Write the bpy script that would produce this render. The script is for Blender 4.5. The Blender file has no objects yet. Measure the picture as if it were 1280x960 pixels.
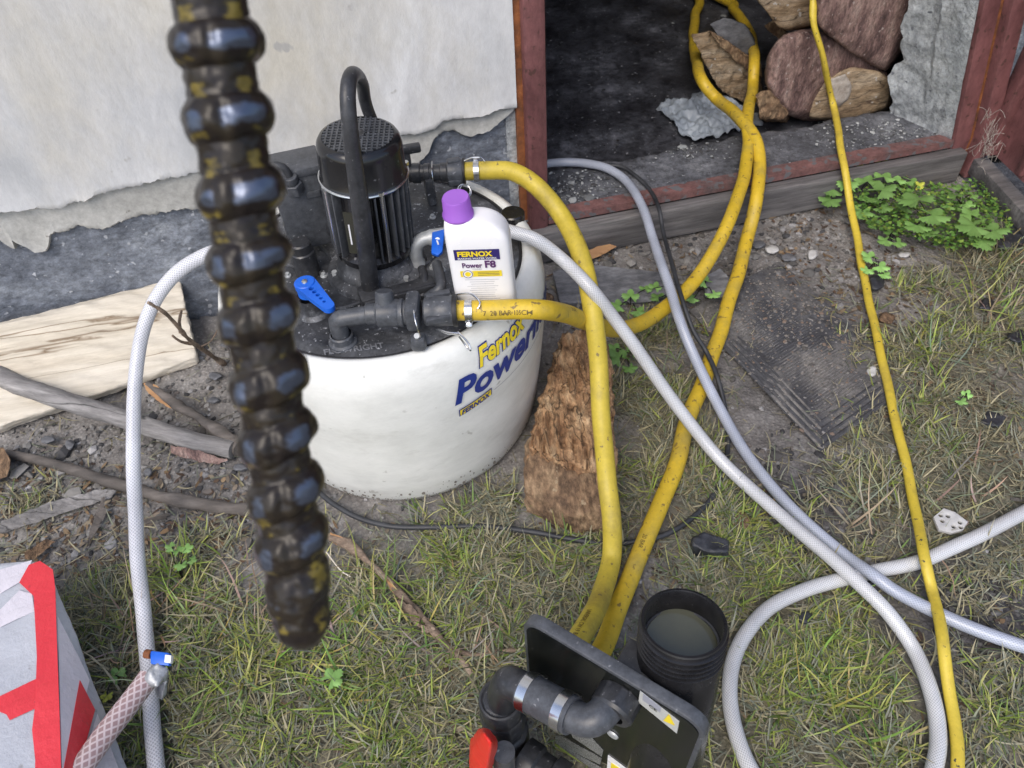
import bpy, bmesh, math, random
import numpy as np
from mathutils import Vector, Matrix, noise
random.seed(7); np.random.seed(7)
SC = bpy.context.scene
COL = SC.collection
PI = math.pi

# ------------------------------------------------------------------ camera
H, F, PITCH, ROLL = 1.10, 962.0, math.radians(47.5), math.radians(-4)
_f = Vector((0, math.cos(PITCH), -math.sin(PITCH)))
_u0 = Vector((0, math.sin(PITCH), math.cos(PITCH)))
_r0 = Vector((1, 0, 0))
RI = _r0 * math.cos(ROLL) + _u0 * math.sin(ROLL)
UP = -_r0 * math.sin(ROLL) + _u0 * math.cos(ROLL)
CAMP = Vector((0, 0, H))
cd = bpy.data.cameras.new("camera")
cam = bpy.data.objects.new("camera", cd)
COL.objects.link(cam)
cam.matrix_world = Matrix(((RI.x, UP.x, -_f.x, 0), (RI.y, UP.y, -_f.y, 0), (RI.z, UP.z, -_f.z, H), (0, 0, 0, 1)))
cd.sensor_width = 36; cd.lens = 36 * F / 1280
cd.clip_start = 0.02; cd.clip_end = 500
cd.dof.use_dof = True; cd.dof.focus_distance = 1.02; cd.dof.aperture_fstop = 11.5
SC.camera = cam

# ------------------------------------------------------------------ light
SUN_EL, SUN_AZ = math.radians(52), math.radians(205)     # azimuth measured clockwise from +Y
w = bpy.data.worlds.new("World"); SC.world = w; w.use_nodes = True
wn = w.node_tree.nodes; wl = w.node_tree.links
sky = wn.new('ShaderNodeTexSky'); sky.sky_type = 'NISHITA'; sky.sun_disc = False
sky.sun_elevation = SUN_EL; sky.sun_rotation = SUN_AZ; sky.air_density = 1.0; sky.dust_density = 3.0; sky.ozone_density = 1.0
bg = wn['Background']; bg.inputs[1].default_value = 0.135
wl.new(sky.outputs[0], bg.inputs[0])
sd = bpy.data.lights.new("sun", 'SUN'); sd.energy = 0.8; sd.angle = math.radians(40); sd.color = (1.0, 0.96, 0.88)
so = bpy.data.objects.new("sun", sd); COL.objects.link(so)
sdir = Vector((math.sin(SUN_AZ) * math.cos(SUN_EL), math.cos(SUN_AZ) * math.cos(SUN_EL), math.sin(SUN_EL)))
so.rotation_euler = sdir.to_track_quat('Z', 'Y').to_euler()
SC.view_settings.view_transform = 'Standard'; SC.view_settings.look = 'None'
SC.view_settings.exposure = 0.79; SC.view_settings.gamma = 1.0; SC.view_settings.use_curve_mapping = False
SC.render.engine = 'CYCLES'; SC.cycles.use_denoising = True; SC.cycles.max_bounces = 6

# ------------------------------------------------------------------ surveying helpers: where a line of sight meets a plane of the place
def ray(x, y):
    return RI * ((x - 640) / F) + UP * ((480 - y) / F) + _f
def G(x, y, z=0.0):
    d = ray(x, y); return CAMP + d * ((z - H) / d.z)
def YP(x, y, Y):
    d = ray(x, y); return CAMP + d * (Y / d.y)
def DP(x, y, dep):
    return CAMP + ray(x, y) * dep
def plane(x, y, p0, n):
    d = ray(x, y); return CAMP + d * ((p0 - CAMP).dot(n) / d.dot(n))
WA = math.radians(11.17)
WO = Vector((.1529, 1.4167, 0)); WD = Vector((math.cos(WA), math.sin(WA), 0)); WN = Vector((-math.sin(WA), math.cos(WA), 0))
def W(s, t, z):                 # wall frame: s along the wall, t into the house
    return WO + WD * s + WN * t + Vector((0, 0, z))
def WP(x, y, t=0.0):
    return plane(x, y, WO + WN * t, WN)
def wst(p):
    q = p - WO; return q.dot(WD), q.dot(WN)

# ------------------------------------------------------------------ materials
def _nodes(name):
    m = bpy.data.materials.new(name); m.use_nodes = True
    nt = m.node_tree; return m, nt, nt.nodes, nt.links, nt.nodes['Principled BSDF']
def ramp(ns, stops):
    r = ns.new('ShaderNodeValToRGB'); e = r.color_ramp.elements
    e[0].position = stops[0][0]; e[0].color = (*stops[0][1], 1)
    e[1].position = stops[-1][0]; e[1].color = (*stops[-1][1], 1)
    for p, c in stops[1:-1]:
        k = e.new(p); k.color = (*c, 1)
    return r
def mat(name, cols, scale=20, rough=(.5, .7), bump=.3, bscale=None, metal=0, detail=6, stretch=None, speck=None, attr=None, dist=0.0,
        spec=.5, bdist=.002, sss=0, trans=0, coat=0, band=(.3, .7), big=None, grit=None, crack=None, rot=0):
    m, nt, ns, ls, b = _nodes(name)
    tc = ns.new('ShaderNodeTexCoord'); co = tc.outputs['Object']
    if stretch:
        mp = ns.new('ShaderNodeMapping'); mp.vector_type = 'TEXTURE'; mp.inputs['Rotation'].default_value = (0, 0, rot); mp.inputs['Scale'].default_value = [1 / q for q in stretch]
        ls.new(co, mp.inputs[0]); co = mp.outputs[0]
    n = ns.new('ShaderNodeTexNoise'); n.inputs['Scale'].default_value = scale; n.inputs['Detail'].default_value = detail
    n.inputs['Roughness'].default_value = .62; n.inputs['Distortion'].default_value = dist
    ls.new(co, n.inputs['Vector'])
    k = len(cols)
    lo, hi = band
    r = ramp(ns, [(lo + (hi - lo) * i / max(1, k - 1), c) for i, c in enumerate(cols)] if k > 1 else [(0, cols[0]), (1, cols[0])])
    ls.new(n.outputs['Fac'], r.inputs[0]); out = r.outputs[0]
    if big:                      # (scale, colour, low, high): a broad stain of another colour
        n3 = ns.new('ShaderNodeTexNoise'); n3.inputs['Scale'].default_value = big[0]; n3.inputs['Detail'].default_value = 7; n3.inputs['Roughness'].default_value = .7
        ls.new(co, n3.inputs['Vector'])
        rr = ramp(ns, [(big[2], (0, 0, 0)), (big[3], (1, 1, 1))]); ls.new(n3.outputs['Fac'], rr.inputs[0])
        mx = ns.new('ShaderNodeMix'); mx.data_type = 'RGBA'; mx.inputs[7].default_value = (*big[1], 1)
        ls.new(rr.outputs[0], mx.inputs[0]); ls.new(out, mx.inputs[6]); out = mx.outputs[2]
    if crack:                    # (scale, colour, half width): thin dark lines where a stretched noise crosses its middle
        n5 = ns.new('ShaderNodeTexNoise'); n5.inputs['Scale'].default_value = crack[0]; n5.inputs['Detail'].default_value = 5; n5.inputs['Roughness'].default_value = .4
        ls.new(co, n5.inputs['Vector'])
        rr = ramp(ns, [(.5 - crack[2], (0, 0, 0)), (.5, (1, 1, 1)), (.5 + crack[2], (0, 0, 0))]); ls.new(n5.outputs['Fac'], rr.inputs[0])
        mx = ns.new('ShaderNodeMix'); mx.data_type = 'RGBA'; mx.inputs[7].default_value = (*crack[1], 1)
        ls.new(rr.outputs[0], mx.inputs[0]); ls.new(out, mx.inputs[6]); out = mx.outputs[2]
    if grit:                     # (scale, low, high): fine mottling of the surface colour
        n6 = ns.new('ShaderNodeTexNoise'); n6.inputs['Scale'].default_value = grit[0]; n6.inputs['Detail'].default_value = 5; n6.inputs['Roughness'].default_value = .8
        ls.new(co, n6.inputs['Vector'])
        rr = ramp(ns, [(.36, (grit[1],) * 3), (.64, (grit[2],) * 3)]); ls.new(n6.outputs['Fac'], rr.inputs[0])
        mx = ns.new('ShaderNodeMix'); mx.data_type = 'RGBA'; mx.blend_type = 'MULTIPLY'; mx.inputs[0].default_value = 1
        ls.new(out, mx.inputs[6]); ls.new(rr.outputs[0], mx.inputs[7]); out = mx.outputs[2]
    if speck:                    # (scale, colour, threshold)
        v = ns.new('ShaderNodeTexNoise'); v.inputs['Scale'].default_value = speck[0]; v.inputs['Detail'].default_value = 3
        ls.new(tc.outputs['Object'], v.inputs['Vector'])
        rr = ramp(ns, [(speck[2], (0, 0, 0)), (speck[2] + .05, (1, 1, 1))]); ls.new(v.outputs['Fac'], rr.inputs[0])
        mx = ns.new('ShaderNodeMix'); mx.data_type = 'RGBA'; mx.inputs[7].default_value = (*speck[1], 1)
        ls.new(rr.outputs[0], mx.inputs[0]); ls.new(out, mx.inputs[6]); out = mx.outputs[2]
    if attr:
        a = ns.new('ShaderNodeAttribute'); a.attribute_name = attr
        mx = ns.new('ShaderNodeMix'); mx.data_type = 'RGBA'; mx.blend_type = 'MULTIPLY'; mx.inputs[0].default_value = 1
        ls.new(out, mx.inputs[6]); ls.new(a.outputs['Color'], mx.inputs[7]); out = mx.outputs[2]
    ls.new(out, b.inputs['Base Color'])
    rm = ns.new('ShaderNodeMapRange'); rm.inputs[1].default_value = .3; rm.inputs[2].default_value = .7
    rm.inputs[3].default_value = rough[0]; rm.inputs[4].default_value = rough[1]
    ls.new(n.outputs['Fac'], rm.inputs[0]); ls.new(rm.outputs[0], b.inputs['Roughness'])
    b.inputs['Metallic'].default_value = metal; b.inputs['Specular IOR Level'].default_value = spec
    if coat: b.inputs['Coat Weight'].default_value = coat; b.inputs['Coat Roughness'].default_value = .05
    if sss:
        b.inputs['Subsurface Weight'].default_value = sss; b.inputs['Subsurface Radius'].default_value = (.02, .02, .02)
        b.inputs['Subsurface Scale'].default_value = .5
    if trans: b.inputs['Transmission Weight'].default_value = trans
    if bump:
        n2 = ns.new('ShaderNodeTexNoise'); n2.inputs['Scale'].default_value = bscale or scale * 3; n2.inputs['Detail'].default_value = 8
        n2.inputs['Roughness'].default_value = .65
        ls.new(co, n2.inputs['Vector'])
        bp = ns.new('ShaderNodeBump'); bp.inputs['Strength'].default_value = bump; bp.inputs['Distance'].default_value = bdist
        ls.new(n2.outputs['Fac'], bp.inputs['Height']); ls.new(bp.outputs[0], b.inputs['Normal'])
    return m

M = {}
M['white_tank'] = mat('white_tank', [(.62, .63, .60), (.74, .75, .72), (.80, .805, .78)], 6, (.28, .45), .15, 70, sss=.12, bdist=.001, speck=(34, (.48, .48, .45), .70), stretch=(1, 1, 2.2), detail=10, big=(9, (.60, .605, .57), .56, .72), grit=(25, .95, 1.03))
M['black_dusty'] = mat('black_dusty', [(.02, .022, .026), (.05, .053, .06), (.19, .20, .22)], 13, (.4, .62), .4, 60, bdist=.001, speck=(170, (.32, .33, .35), .65), detail=11, band=(.34, .72), grit=(110, .55, 1.4))
M['black_plastic'] = mat('black_plastic', [(.02, .021, .024), (.042, .044, .05)], 25, (.3, .5), .15, 120, bdist=.0006, speck=(200, (.16, .16, .17), .67), grit=(150, .7, 1.3))
M['grey_plastic'] = mat('grey_plastic', [(.046, .05, .058), (.08, .086, .098)], 20, (.32, .5), .12, 120, bdist=.0006, speck=(140, (.2, .205, .22), .67), grit=(130, .72, 1.28))
M['gloss_black'] = mat('gloss_black', [(.009, .009, .010), (.018, .018, .02)], 10, (.1, .24), .03, 40, bdist=.0005, speck=(120, (.14, .14, .145), .68))
M['plate_black'] = mat('plate_black', [(.006, .007, .007), (.012, .013, .011)], 14, (.12, .26), .05, 40, bdist=.0004, spec=.25, speck=(150, (.06, .06, .055), .72))
M['chrome'] = mat('chrome', [(.55, .56, .58), (.7, .71, .73)], 30, (.15, .32), .05, 80, metal=1, bdist=.0004)
M['zinc'] = mat('zinc', [(.36, .38, .39), (.52, .54, .55)], 40, (.35, .55), .3, 90, metal=.35, bdist=.0008)
M['blue_plastic'] = mat('blue_plastic', [(.008, .1, .55), (.012, .13, .64)], 20, (.3, .45), .05, 60, bdist=.0004)
M['purple_plastic'] = mat('purple_plastic', [(.29, .1, .5), (.33, .12, .56)], 20, (.3, .42), .05, 60, bdist=.0004)
M['red_plastic'] = mat('red_plastic', [(.62, .02, .015), (.75, .035, .02)], 14, (.3, .5), .15, 60, bdist=.0006)
M['bottle_white'] = mat('bottle_white', [(.82, .82, .84), (.86, .86, .87)], 10, (.25, .35), .03, 60, bdist=.0004, sss=.05)
M['ink_blue'] = mat('ink_blue', [(.012, .03, .2), (.018, .042, .25)], 60, (.35, .5), 0)
M['ink_navy'] = mat('ink_navy', [(.03, .02, .14)], 60, (.35, .5), 0)
M['ink_purple'] = mat('ink_purple', [(.1, .03, .13)], 60, (.35, .5), 0)
M['ink_yellow'] = mat('ink_yellow', [(.8, .62, .02), (.86, .68, .04)], 60, (.35, .5), 0)
M['ink_grey'] = mat('ink_grey', [(.3, .31, .36)], 60, (.5, .6), 0)
M['ink_white'] = mat('ink_white', [(.7, .71, .74)], 60, (.5, .6), 0)
M['ink_black'] = mat('ink_black', [(.03, .03, .02)], 60, (.5, .6), 0)
M['ink_brown'] = mat('ink_brown', [(.13, .09, .02)], 60, (.5, .6), 0)
M['label_silver'] = mat('label_silver', [(.42, .43, .41), (.5, .51, .49)], 300, (.4, .6), 0)
M['label_mesh'] = mat('label_mesh', [(.02, .02, .02), (.3, .31, .3)], 900, (.4, .6), 0, detail=1, band=(.45, .55))
M['black_scuffed'] = mat('black_scuffed', [(.009, .009, .010), (.018, .018, .02), (.07, .07, .075)], 9, (.12, .4), .1, 50, bdist=.0006, detail=12, band=(.40, .82), speck=(120, (.13, .13, .13), .71), grit=(60, .8, 1.2))
M['mud'] = mat('mud', [(.14, .125, .11), (.25, .235, .21)], 40, (.8, .9), 0)
M['gasket'] = mat('gasket', [(.012, .012, .014)], 40, (.5, .6), .1, 80, bdist=.0005)
M['plaster'] = mat('plaster', [(.43, .445, .46), (.53, .54, .55), (.60, .605, .61), (.72, .73, .735)], 3.0, (.55, .8), .7, 12, dist=1.6, detail=13, bdist=.005,
                   speck=(24, (.40, .39, .37), .71), stretch=(1, 1, .55), big=(1.9, (.53, .505, .44), .46, .66), grit=(30, .90, 1.05), band=(.32, .70))
M['render_beige'] = mat('render_beige', [(.34, .34, .32), (.43, .43, .41), (.50, .50, .48)], 9, (.7, .85), .7, 30, bdist=.003, speck=(50, (.2, .19, .17), .70), grit=(60, .8, 1.12), detail=10)
M['plinth'] = mat('plinth', [(.075, .086, .11), (.135, .152, .185), (.20, .222, .26), (.36, .39, .43)], 7, (.65, .85), .8, 40, detail=12, bdist=.006, band=(.3, .76), speck=(80, (.42, .44, .48), .66), grit=(60, .6, 1.4), stretch=(1, 1, 1.5))
M['rough_concrete'] = mat('rough_concrete', [(.17, .185, .20), (.31, .335, .355), (.40, .425, .44), (.56, .58, .59)], 9, (.7, .9), 1.0, 40, detail=12, bdist=.008, band=(.28, .7), speck=(60, (.13, .14, .16), .66), grit=(75, .6, 1.3))
M['sill_concrete'] = mat('sill_concrete', [(.05, .054, .064), (.095, .10, .116), (.19, .2, .22)], 9, (.6, .8), .8, 60, detail=11, bdist=.004, band=(.3, .72), speck=(100, (.32, .34, .36), .66), grit=(70, .5, 1.5))
M['red_paint'] = mat('red_paint', [(.115, .05, .052), (.20, .085, .086), (.27, .14, .138)], 7, (.35, .55), .35, 50, detail=11, bdist=.0015, band=(.3, .75), speck=(60, (.09, .045, .04), .63), grit=(60, .75, 1.2), stretch=(1, 1, .5))
M['red_paint_worn'] = mat('red_paint_worn', [(.10, .085, .09), (.15, .075, .072), (.21, .105, .10)], 12, (.55, .75), .6, 60, detail=10, bdist=.002, speck=(45, (.12, .12, .13), .56), grit=(60, .65, 1.25))
M['rust'] = mat('rust', [(.07, .035, .02), (.22, .075, .025), (.34, .12, .04)], 28, (.7, .9), 1, 70, bdist=.003)
M['grey_board'] = mat('grey_board', [(.07, .068, .072), (.13, .125, .128), (.22, .21, .205)], 14, (.7, .85), .9, 40, stretch=(.12, 1.6, 1.6), detail=10, bdist=.002, big=(7, (.03, .03, .034), .58, .72), grit=(60, .6, 1.3), rot=.195)
M['dark_floor'] = mat('dark_floor', [(.018, .018, .022), (.055, .058, .07), (.19, .20, .235)], 6, (.28, .6), .8, 50, detail=13, bdist=.004, band=(.34, .76), speck=(90, (.34, .35, .38), .68), grit=(50, .45, 1.6))
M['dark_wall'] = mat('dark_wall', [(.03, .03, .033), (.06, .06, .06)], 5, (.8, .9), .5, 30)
M['bark_red'] = mat('bark_red', [(.06, .036, .034), (.14, .085, .078), (.24, .16, .14), (.33, .25, .22)], 20, (.75, .9), 1, 80, detail=12, bdist=.004, speck=(120, (.36, .3, .28), .66), grit=(110, .5, 1.5), stretch=(1.8, 1.2, .6), rot=.5)
M['bark_brown'] = mat('bark_brown', [(.10, .07, .05), (.20, .145, .105), (.32, .25, .19)], 22, (.75, .9), 1, 60, detail=12, bdist=.005, stretch=(.5, 1, 1), grit=(60, .5, 1.4))
M['log_end'] = mat('log_end', [(.13, .085, .05), (.27, .195, .12), (.42, .35, .26)], 14, (.7, .85), .8, 60, detail=12, bdist=.003, speck=(70, (.45, .43, .4), .66), grit=(90, .55, 1.4), stretch=(.5, 1, 2.2), crack=(9, (.05, .03, .02), .012))
M['log_knot'] = mat('log_knot', [(.22, .18, .15), (.38, .34, .30), (.52, .49, .46)], 40, (.7, .85), .8, 90, detail=10, bdist=.003)
M['pale_wood'] = mat('pale_wood', [(.52, .455, .355), (.61, .555, .455), (.65, .605, .52)], 9, (.6, .75), .8, 30, detail=11, bdist=.003, stretch=(.10, 2.0, 2.0), rot=.19, band=(.28, .6), crack=(3.2, (.22, .16, .10), .0035), grit=(36, .86, 1.06), speck=(22, (.50, .43, .33), .70))
M['driftwood'] = mat('driftwood', [(.11, .108, .11), (.2, .193, .192), (.31, .30, .295)], 15, (.75, .9), .9, 40, detail=11, bdist=.003, stretch=(.2, 1.8, 1.8), rot=-.3, dist=.3, grit=(50, .65, 1.25), crack=(9, (.04, .04, .04), .01))
M['dark_stick'] = mat('dark_stick', [(.05, .045, .042), (.1, .088, .08), (.19, .17, .155)], 24, (.75, .9), .9, 50, detail=11, bdist=.003, stretch=(.4, 1.4, 1.4))
M['rotten_orange'] = mat('rotten_orange', [(.09, .05, .03), (.27, .15, .075), (.42, .265, .145), (.54, .40, .25)], 20, (.75, .9), 1, 70, detail=13, bdist=.006, stretch=(2.0, .7, 1.6), band=(.3, .68), grit=(60, .45, 1.35), crack=(14, (.05, .03, .015), .016))
M['rotten_bark'] = mat('rotten_bark', [(.08, .048, .03), (.19, .12, .07), (.32, .23, .14)], 18, (.8, .95), 1, 90, detail=12, bdist=.006, speck=(60, (.36, .28, .18), .66), grit=(70, .45, 1.45), stretch=(1.6, .7, 1))
M['orange_chip'] = mat('orange_chip', [(.26, .13, .06), (.42, .25, .12)], 20, (.7, .85), .6, 60, stretch=(.4, 2, 2))
M['coal'] = mat('coal', [(.012, .013, .017), (.035, .038, .046), (.08, .085, .1)], 30, (.35, .6), .8, 70, detail=9, bdist=.002)
M['slate'] = mat('slate', [(.10, .105, .118), (.19, .195, .21)], 16, (.6, .8), .6, 40, stretch=(.4, 1, 1), detail=10, grit=(70, .6, 1.35))
M['rag'] = mat('rag', [(.22, .26, .32), (.34, .385, .44)], 12, (.35, .55), .3, 60)
M['rubber_mat'] = mat('rubber_mat', [(.03, .031, .036), (.065, .067, .075), (.14, .14, .142)], 9, (.6, .8), .5, 80, detail=12, bdist=.002, big=(5, (.17, .16, .148), .47, .68), speck=(110, (.28, .27, .26), .64), grit=(90, .6, 1.4))
M['tape_red'] = mat('tape_red', [(.56, .025, .04), (.68, .04, .055)], 8, (.25, .42), .6, 9, bdist=.012, speck=(60, (.42, .04, .05), .7))
M['tape_white'] = mat('tape_white', [(.54, .52, .58), (.66, .63, .69)], 8, (.25, .42), .6, 9, bdist=.012, speck=(60, (.4, .38, .38), .71))
M['box_grey'] = mat('box_grey', [(.33, .35, .40), (.45, .47, .52)], 5, (.3, .45), .7, 8, bdist=.014, detail=8, speck=(50, (.26, .26, .27), .70))
M['foam_chip'] = mat('foam_chip', [(.4, .4, .4), (.58, .58, .57)], 60, (.7, .8), .4, 100)
M['cable'] = mat('cable', [(.02, .022, .026), (.045, .048, .055)], 40, (.45, .6), .2, 100)
M['tape_silver'] = mat('tape_silver', [(.25, .26, .27), (.5, .52, .54)], 50, (.3, .5), .8, 60, metal=.4, bdist=.002)
M['water'] = mat('water', [(.06, .062, .042), (.095, .095, .062)], 12, (.02, .04), .02, 20, spec=.8)
M['weed_leaf'] = mat('weed_leaf', [(.13, .26, .06), (.21, .38, .11)], 30, (.5, .65), .4, 90, attr='tint', bdist=.001)
M['grassblade'] = mat('grassblade', [(.8, .8, .8), (1, 1, 1)], 60, (.55, .75), 0, attr='tint', spec=.3)
M['pebble'] = mat('pebble', [(.75, .75, .75), (1, 1, 1)], 60, (.75, .9), .5, 160, attr='tint', bdist=.001)
M['cobweb'] = mat('cobweb', [(.36, .33, .3)], 60, (.8, .9), 0)

def hose_mat(name, base, dark, speck, sc=95, dirt=.62, rough=(.42, .6)):
    return mat(name, [dark, base, base], 16, rough, .12, 70, detail=9, band=(.22, .5), speck=(sc, speck, dirt), bdist=.001, big=(11, dark, .5, .66), grit=(50, .86, 1.07))
M['hose_yellow_dull'] = hose_mat('hose_yellow_dull', (.53, .41, .045), (.37, .285, .05), (.2, .15, .05), 110, .66)
M['hose_yellow'] = hose_mat('hose_yellow', (.59, .41, .03), (.43, .32, .06), (.22, .15, .04), 85, .63)
M['hose_yellow_thin'] = hose_mat('hose_yellow_thin', (.60, .46, .05), (.44, .33, .05), (.08, .07, .04), 100, .655)

def braid_mat(name, base, line, fu, fv, strength=1.0, rough=.3, bump=.5, thick=.35):
    m, nt, ns, ls, b = _nodes(name)
    uv = ns.new('ShaderNodeUVMap'); sep = ns.new('ShaderNodeSeparateXYZ'); ls.new(uv.outputs[0], sep.inputs[0])
    def wave(sign):
        a = ns.new('ShaderNodeMath'); a.operation = 'MULTIPLY'; a.inputs[1].default_value = fu; ls.new(sep.outputs[0], a.inputs[0])
        c = ns.new('ShaderNodeMath'); c.operation = 'MULTIPLY'; c.inputs[1].default_value = fv * sign; ls.new(sep.outputs[1], c.inputs[0])
        s = ns.new('ShaderNodeMath'); s.operation = 'ADD'; ls.new(a.outputs[0], s.inputs[0]); ls.new(c.outputs[0], s.inputs[1])
        f = ns.new('ShaderNodeMath'); f.operation = 'FRACT'; ls.new(s.outputs[0], f.inputs[0])
        d = ns.new('ShaderNodeMath'); d.operation = 'SUBTRACT'; d.inputs[1].default_value = .5; ls.new(f.outputs[0], d.inputs[0])
        e = ns.new('ShaderNodeMath'); e.operation = 'ABSOLUTE'; ls.new(d.outputs[0], e.inputs[0])
        g = ns.new('ShaderNodeMapRange'); g.inputs[1].default_value = thick * .5 + .08; g.inputs[2].default_value = thick * .5 - .04
        ls.new(e.outputs[0], g.inputs[0]); return g
    w1, w2 = wave(1), wave(-1)
    mxm = ns.new('ShaderNodeMath'); mxm.operation = 'MAXIMUM'; ls.new(w1.outputs[0], mxm.inputs[0]); ls.new(w2.outputs[0], mxm.inputs[1])
    mx = ns.new('ShaderNodeMix'); mx.data_type = 'RGBA'; mx.inputs[6].default_value = (*base, 1); mx.inputs[7].default_value = (*line, 1)
    ls.new(mxm.outputs[0], mx.inputs[0])
    tc = ns.new('ShaderNodeTexCoord'); n = ns.new('ShaderNodeTexNoise'); n.inputs['Scale'].default_value = 9; n.inputs['Detail'].default_value = 6
    ls.new(tc.outputs['Object'], n.inputs[0]); rr = ramp(ns, [(.3, (.72, .72, .73)), (.6, (1, 1, 1))]); ls.new(n.outputs['Fac'], rr.inputs[0])
    mu = ns.new('ShaderNodeMix'); mu.data_type = 'RGBA'; mu.blend_type = 'MULTIPLY'; mu.inputs[0].default_value = 1
    ls.new(mx.outputs[2], mu.inputs[6]); ls.new(rr.outputs[0], mu.inputs[7]); ls.new(mu.outputs[2], b.inputs['Base Color'])
    b.inputs['Roughness'].default_value = rough
    b.inputs['Subsurface Weight'].default_value = .15; b.inputs['Subsurface Radius'].default_value = (.01, .01, .01)
    b.inputs['Coat Weight'].default_value = .3; b.inputs['Coat Roughness'].default_value = .12
    bp = ns.new('ShaderNodeBump'); bp.inputs['Strength'].default_value = bump * .4; bp.inputs['Distance'].default_value = .0006
    ls.new(mxm.outputs[0], bp.inputs['Height']); ls.new(bp.outputs[0], b.inputs['Normal'])
    return m
M['hose_braided'] = braid_mat('hose_braided', (.40, .415, .435), (.67, .68, .70), 17, 245, bump=1)
M['hose_braided_left'] = braid_mat('hose_braided_left', (.41, .425, .47), (.69, .70, .75), 13, 180, bump=1)
M['hose_greyblue'] = braid_mat('hose_greyblue', (.31, .345, .43), (.47, .51, .60), 14, 200, bump=.4)
M['hose_pink'] = braid_mat('hose_pink', (.34, .23, .23), (.62, .52, .53), 9, 75, thick=.26)

# ------------------------------------------------------------------ mesh helpers
ORG = {}
def mk(name, geo, m, parent=None, smooth=True, uvs=None, tint=None, bevel=0, sharp=38, tri=False):
    vs, fs = geo[0], geo[1]
    if uvs is None and len(geo) > 2: uvs = geo[2]
    me = bpy.data.meshes.new(name)
    arr = np.array([tuple(v) for v in vs], dtype=float)
    mn, mx = arr.min(0), arr.max(0)
    org = Vector(((mn[0] + mx[0]) / 2, (mn[1] + mx[1]) / 2, mn[2]))
    arr = arr - np.array(org)
    me.from_pydata(arr.tolist(), [], [tuple(f) for f in fs])
    if uvs is not None:
        l = me.uv_layers.new(name='UVMap'); l.data.foreach_set('uv', np.array(uvs, dtype=np.float32).ravel())
    if tint is not None:
        a = me.color_attributes.new('tint', 'FLOAT_COLOR', 'POINT')
        t = np.ones((len(vs), 4), dtype=np.float32); t[:, :3] = np.array(tint, dtype=np.float32)[:, :3]
        a.data.foreach_set('color', t.ravel())
    if bevel:
        bm = bmesh.new(); bm.from_mesh(me)
        es = [e for e in bm.edges if len(e.link_faces) == 2 and e.calc_face_angle(0) > .5]
        if es: bmesh.ops.bevel(bm, geom=es, offset=bevel, segments=2, affect='EDGES', profile=.5, clamp_overlap=True)
        bm.to_mesh(me); bm.free()
    if smooth:
        me.polygons.foreach_set('use_smooth', [True] * len(me.polygons))
        me.set_sharp_from_angle(angle=math.radians(sharp))
    me.materials.append(M[m] if isinstance(m, str) else m)
    me.update()
    o = bpy.data.objects.new(name, me); COL.objects.link(o); ORG[o.name] = org
    if parent is not None:
        o.parent = parent; o.location = org - ORG[parent.name]
    else: o.location = org
    return o
def thing(name, loc, label, cat, group=None):
    o = bpy.data.objects.new(name, None); COL.objects.link(o); o.empty_display_size = .05
    o.location = loc; ORG[o.name] = Vector(loc)
    o['label'] = label; o['category'] = cat
    if group: o['group'] = group
    return o
def tag(o, label=None, cat=None, group=None, kind=None):
    if label: o['label'] = label
    if cat: o['category'] = cat
    if group: o['group'] = group
    if kind: o['kind'] = kind
    return o
def join(*gs):
    vs, fs = [], []
    for g in gs:
        k = len(vs); vs += [Vector(v) for v in g[0]]; fs += [tuple(i + k for i in f) for f in g[1]]
    return vs, fs
def frame(zdir, xhint=None):
    z = Vector(zdir).normalized()
    x = Vector(xhint) if xhint is not None else (Vector((1, 0, 0)) if abs(z.x) < .8 else Vector((0, 1, 0)))
    x = (x - z * x.dot(z)).normalized(); y = z.cross(x)
    return x, y, z
def box(c, size, axes=None):
    c = Vector(c); x, y, z = axes or (Vector((1, 0, 0)), Vector((0, 1, 0)), Vector((0, 0, 1)))
    a, b, d = size[0] / 2, size[1] / 2, size[2] / 2
    vs = [c + x * (a * i) + y * (b * j) + z * (d * k) for k in (-1, 1) for j in (-1, 1) for i in (-1, 1)]
    fs = [(0, 2, 3, 1), (4, 5, 7, 6), (0, 1, 5, 4), (2, 6, 7, 3), (0, 4, 6, 2), (1, 3, 7, 5)]
    return vs, fs
def lathe(prof, o, axis=(0, 0, 1), n=48, xhint=None, cap0=False, cap1=False, fn=None):
    x, y, z = frame(axis, xhint); o = Vector(o); vs, fs = [], []
    for k, (r, h) in enumerate(prof):
        for i in range(n):
            a = 2 * PI * i / n; rr = r if fn is None else fn(r, h, a)
            vs.append(o + z * h + x * (rr * math.cos(a)) + y * (rr * math.sin(a)))
    for k in range(len(prof) - 1):
        for i in range(n):
            j = (i + 1) % n; fs.append((k * n + i, k * n + j, (k + 1) * n + j, (k + 1) * n + i))
    if cap0: fs.append(tuple(range(n - 1, -1, -1)))
    if cap1: fs.append(tuple((len(prof) - 1) * n + i for i in range(n)))
    return vs, fs
def cyl(p0, p1, r0, r1=None, n=24, ch=0):
    r1 = r0 if r1 is None else r1; p0, p1 = Vector(p0), Vector(p1); L = (p1 - p0).length
    pr = [(r0 - ch, 0), (r0, ch), (r1, L - ch), (r1 - ch, L)] if ch else [(r0, 0), (r1, L)]
    return lathe(pr, p0, p1 - p0, n, cap0=True, cap1=True)
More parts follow.
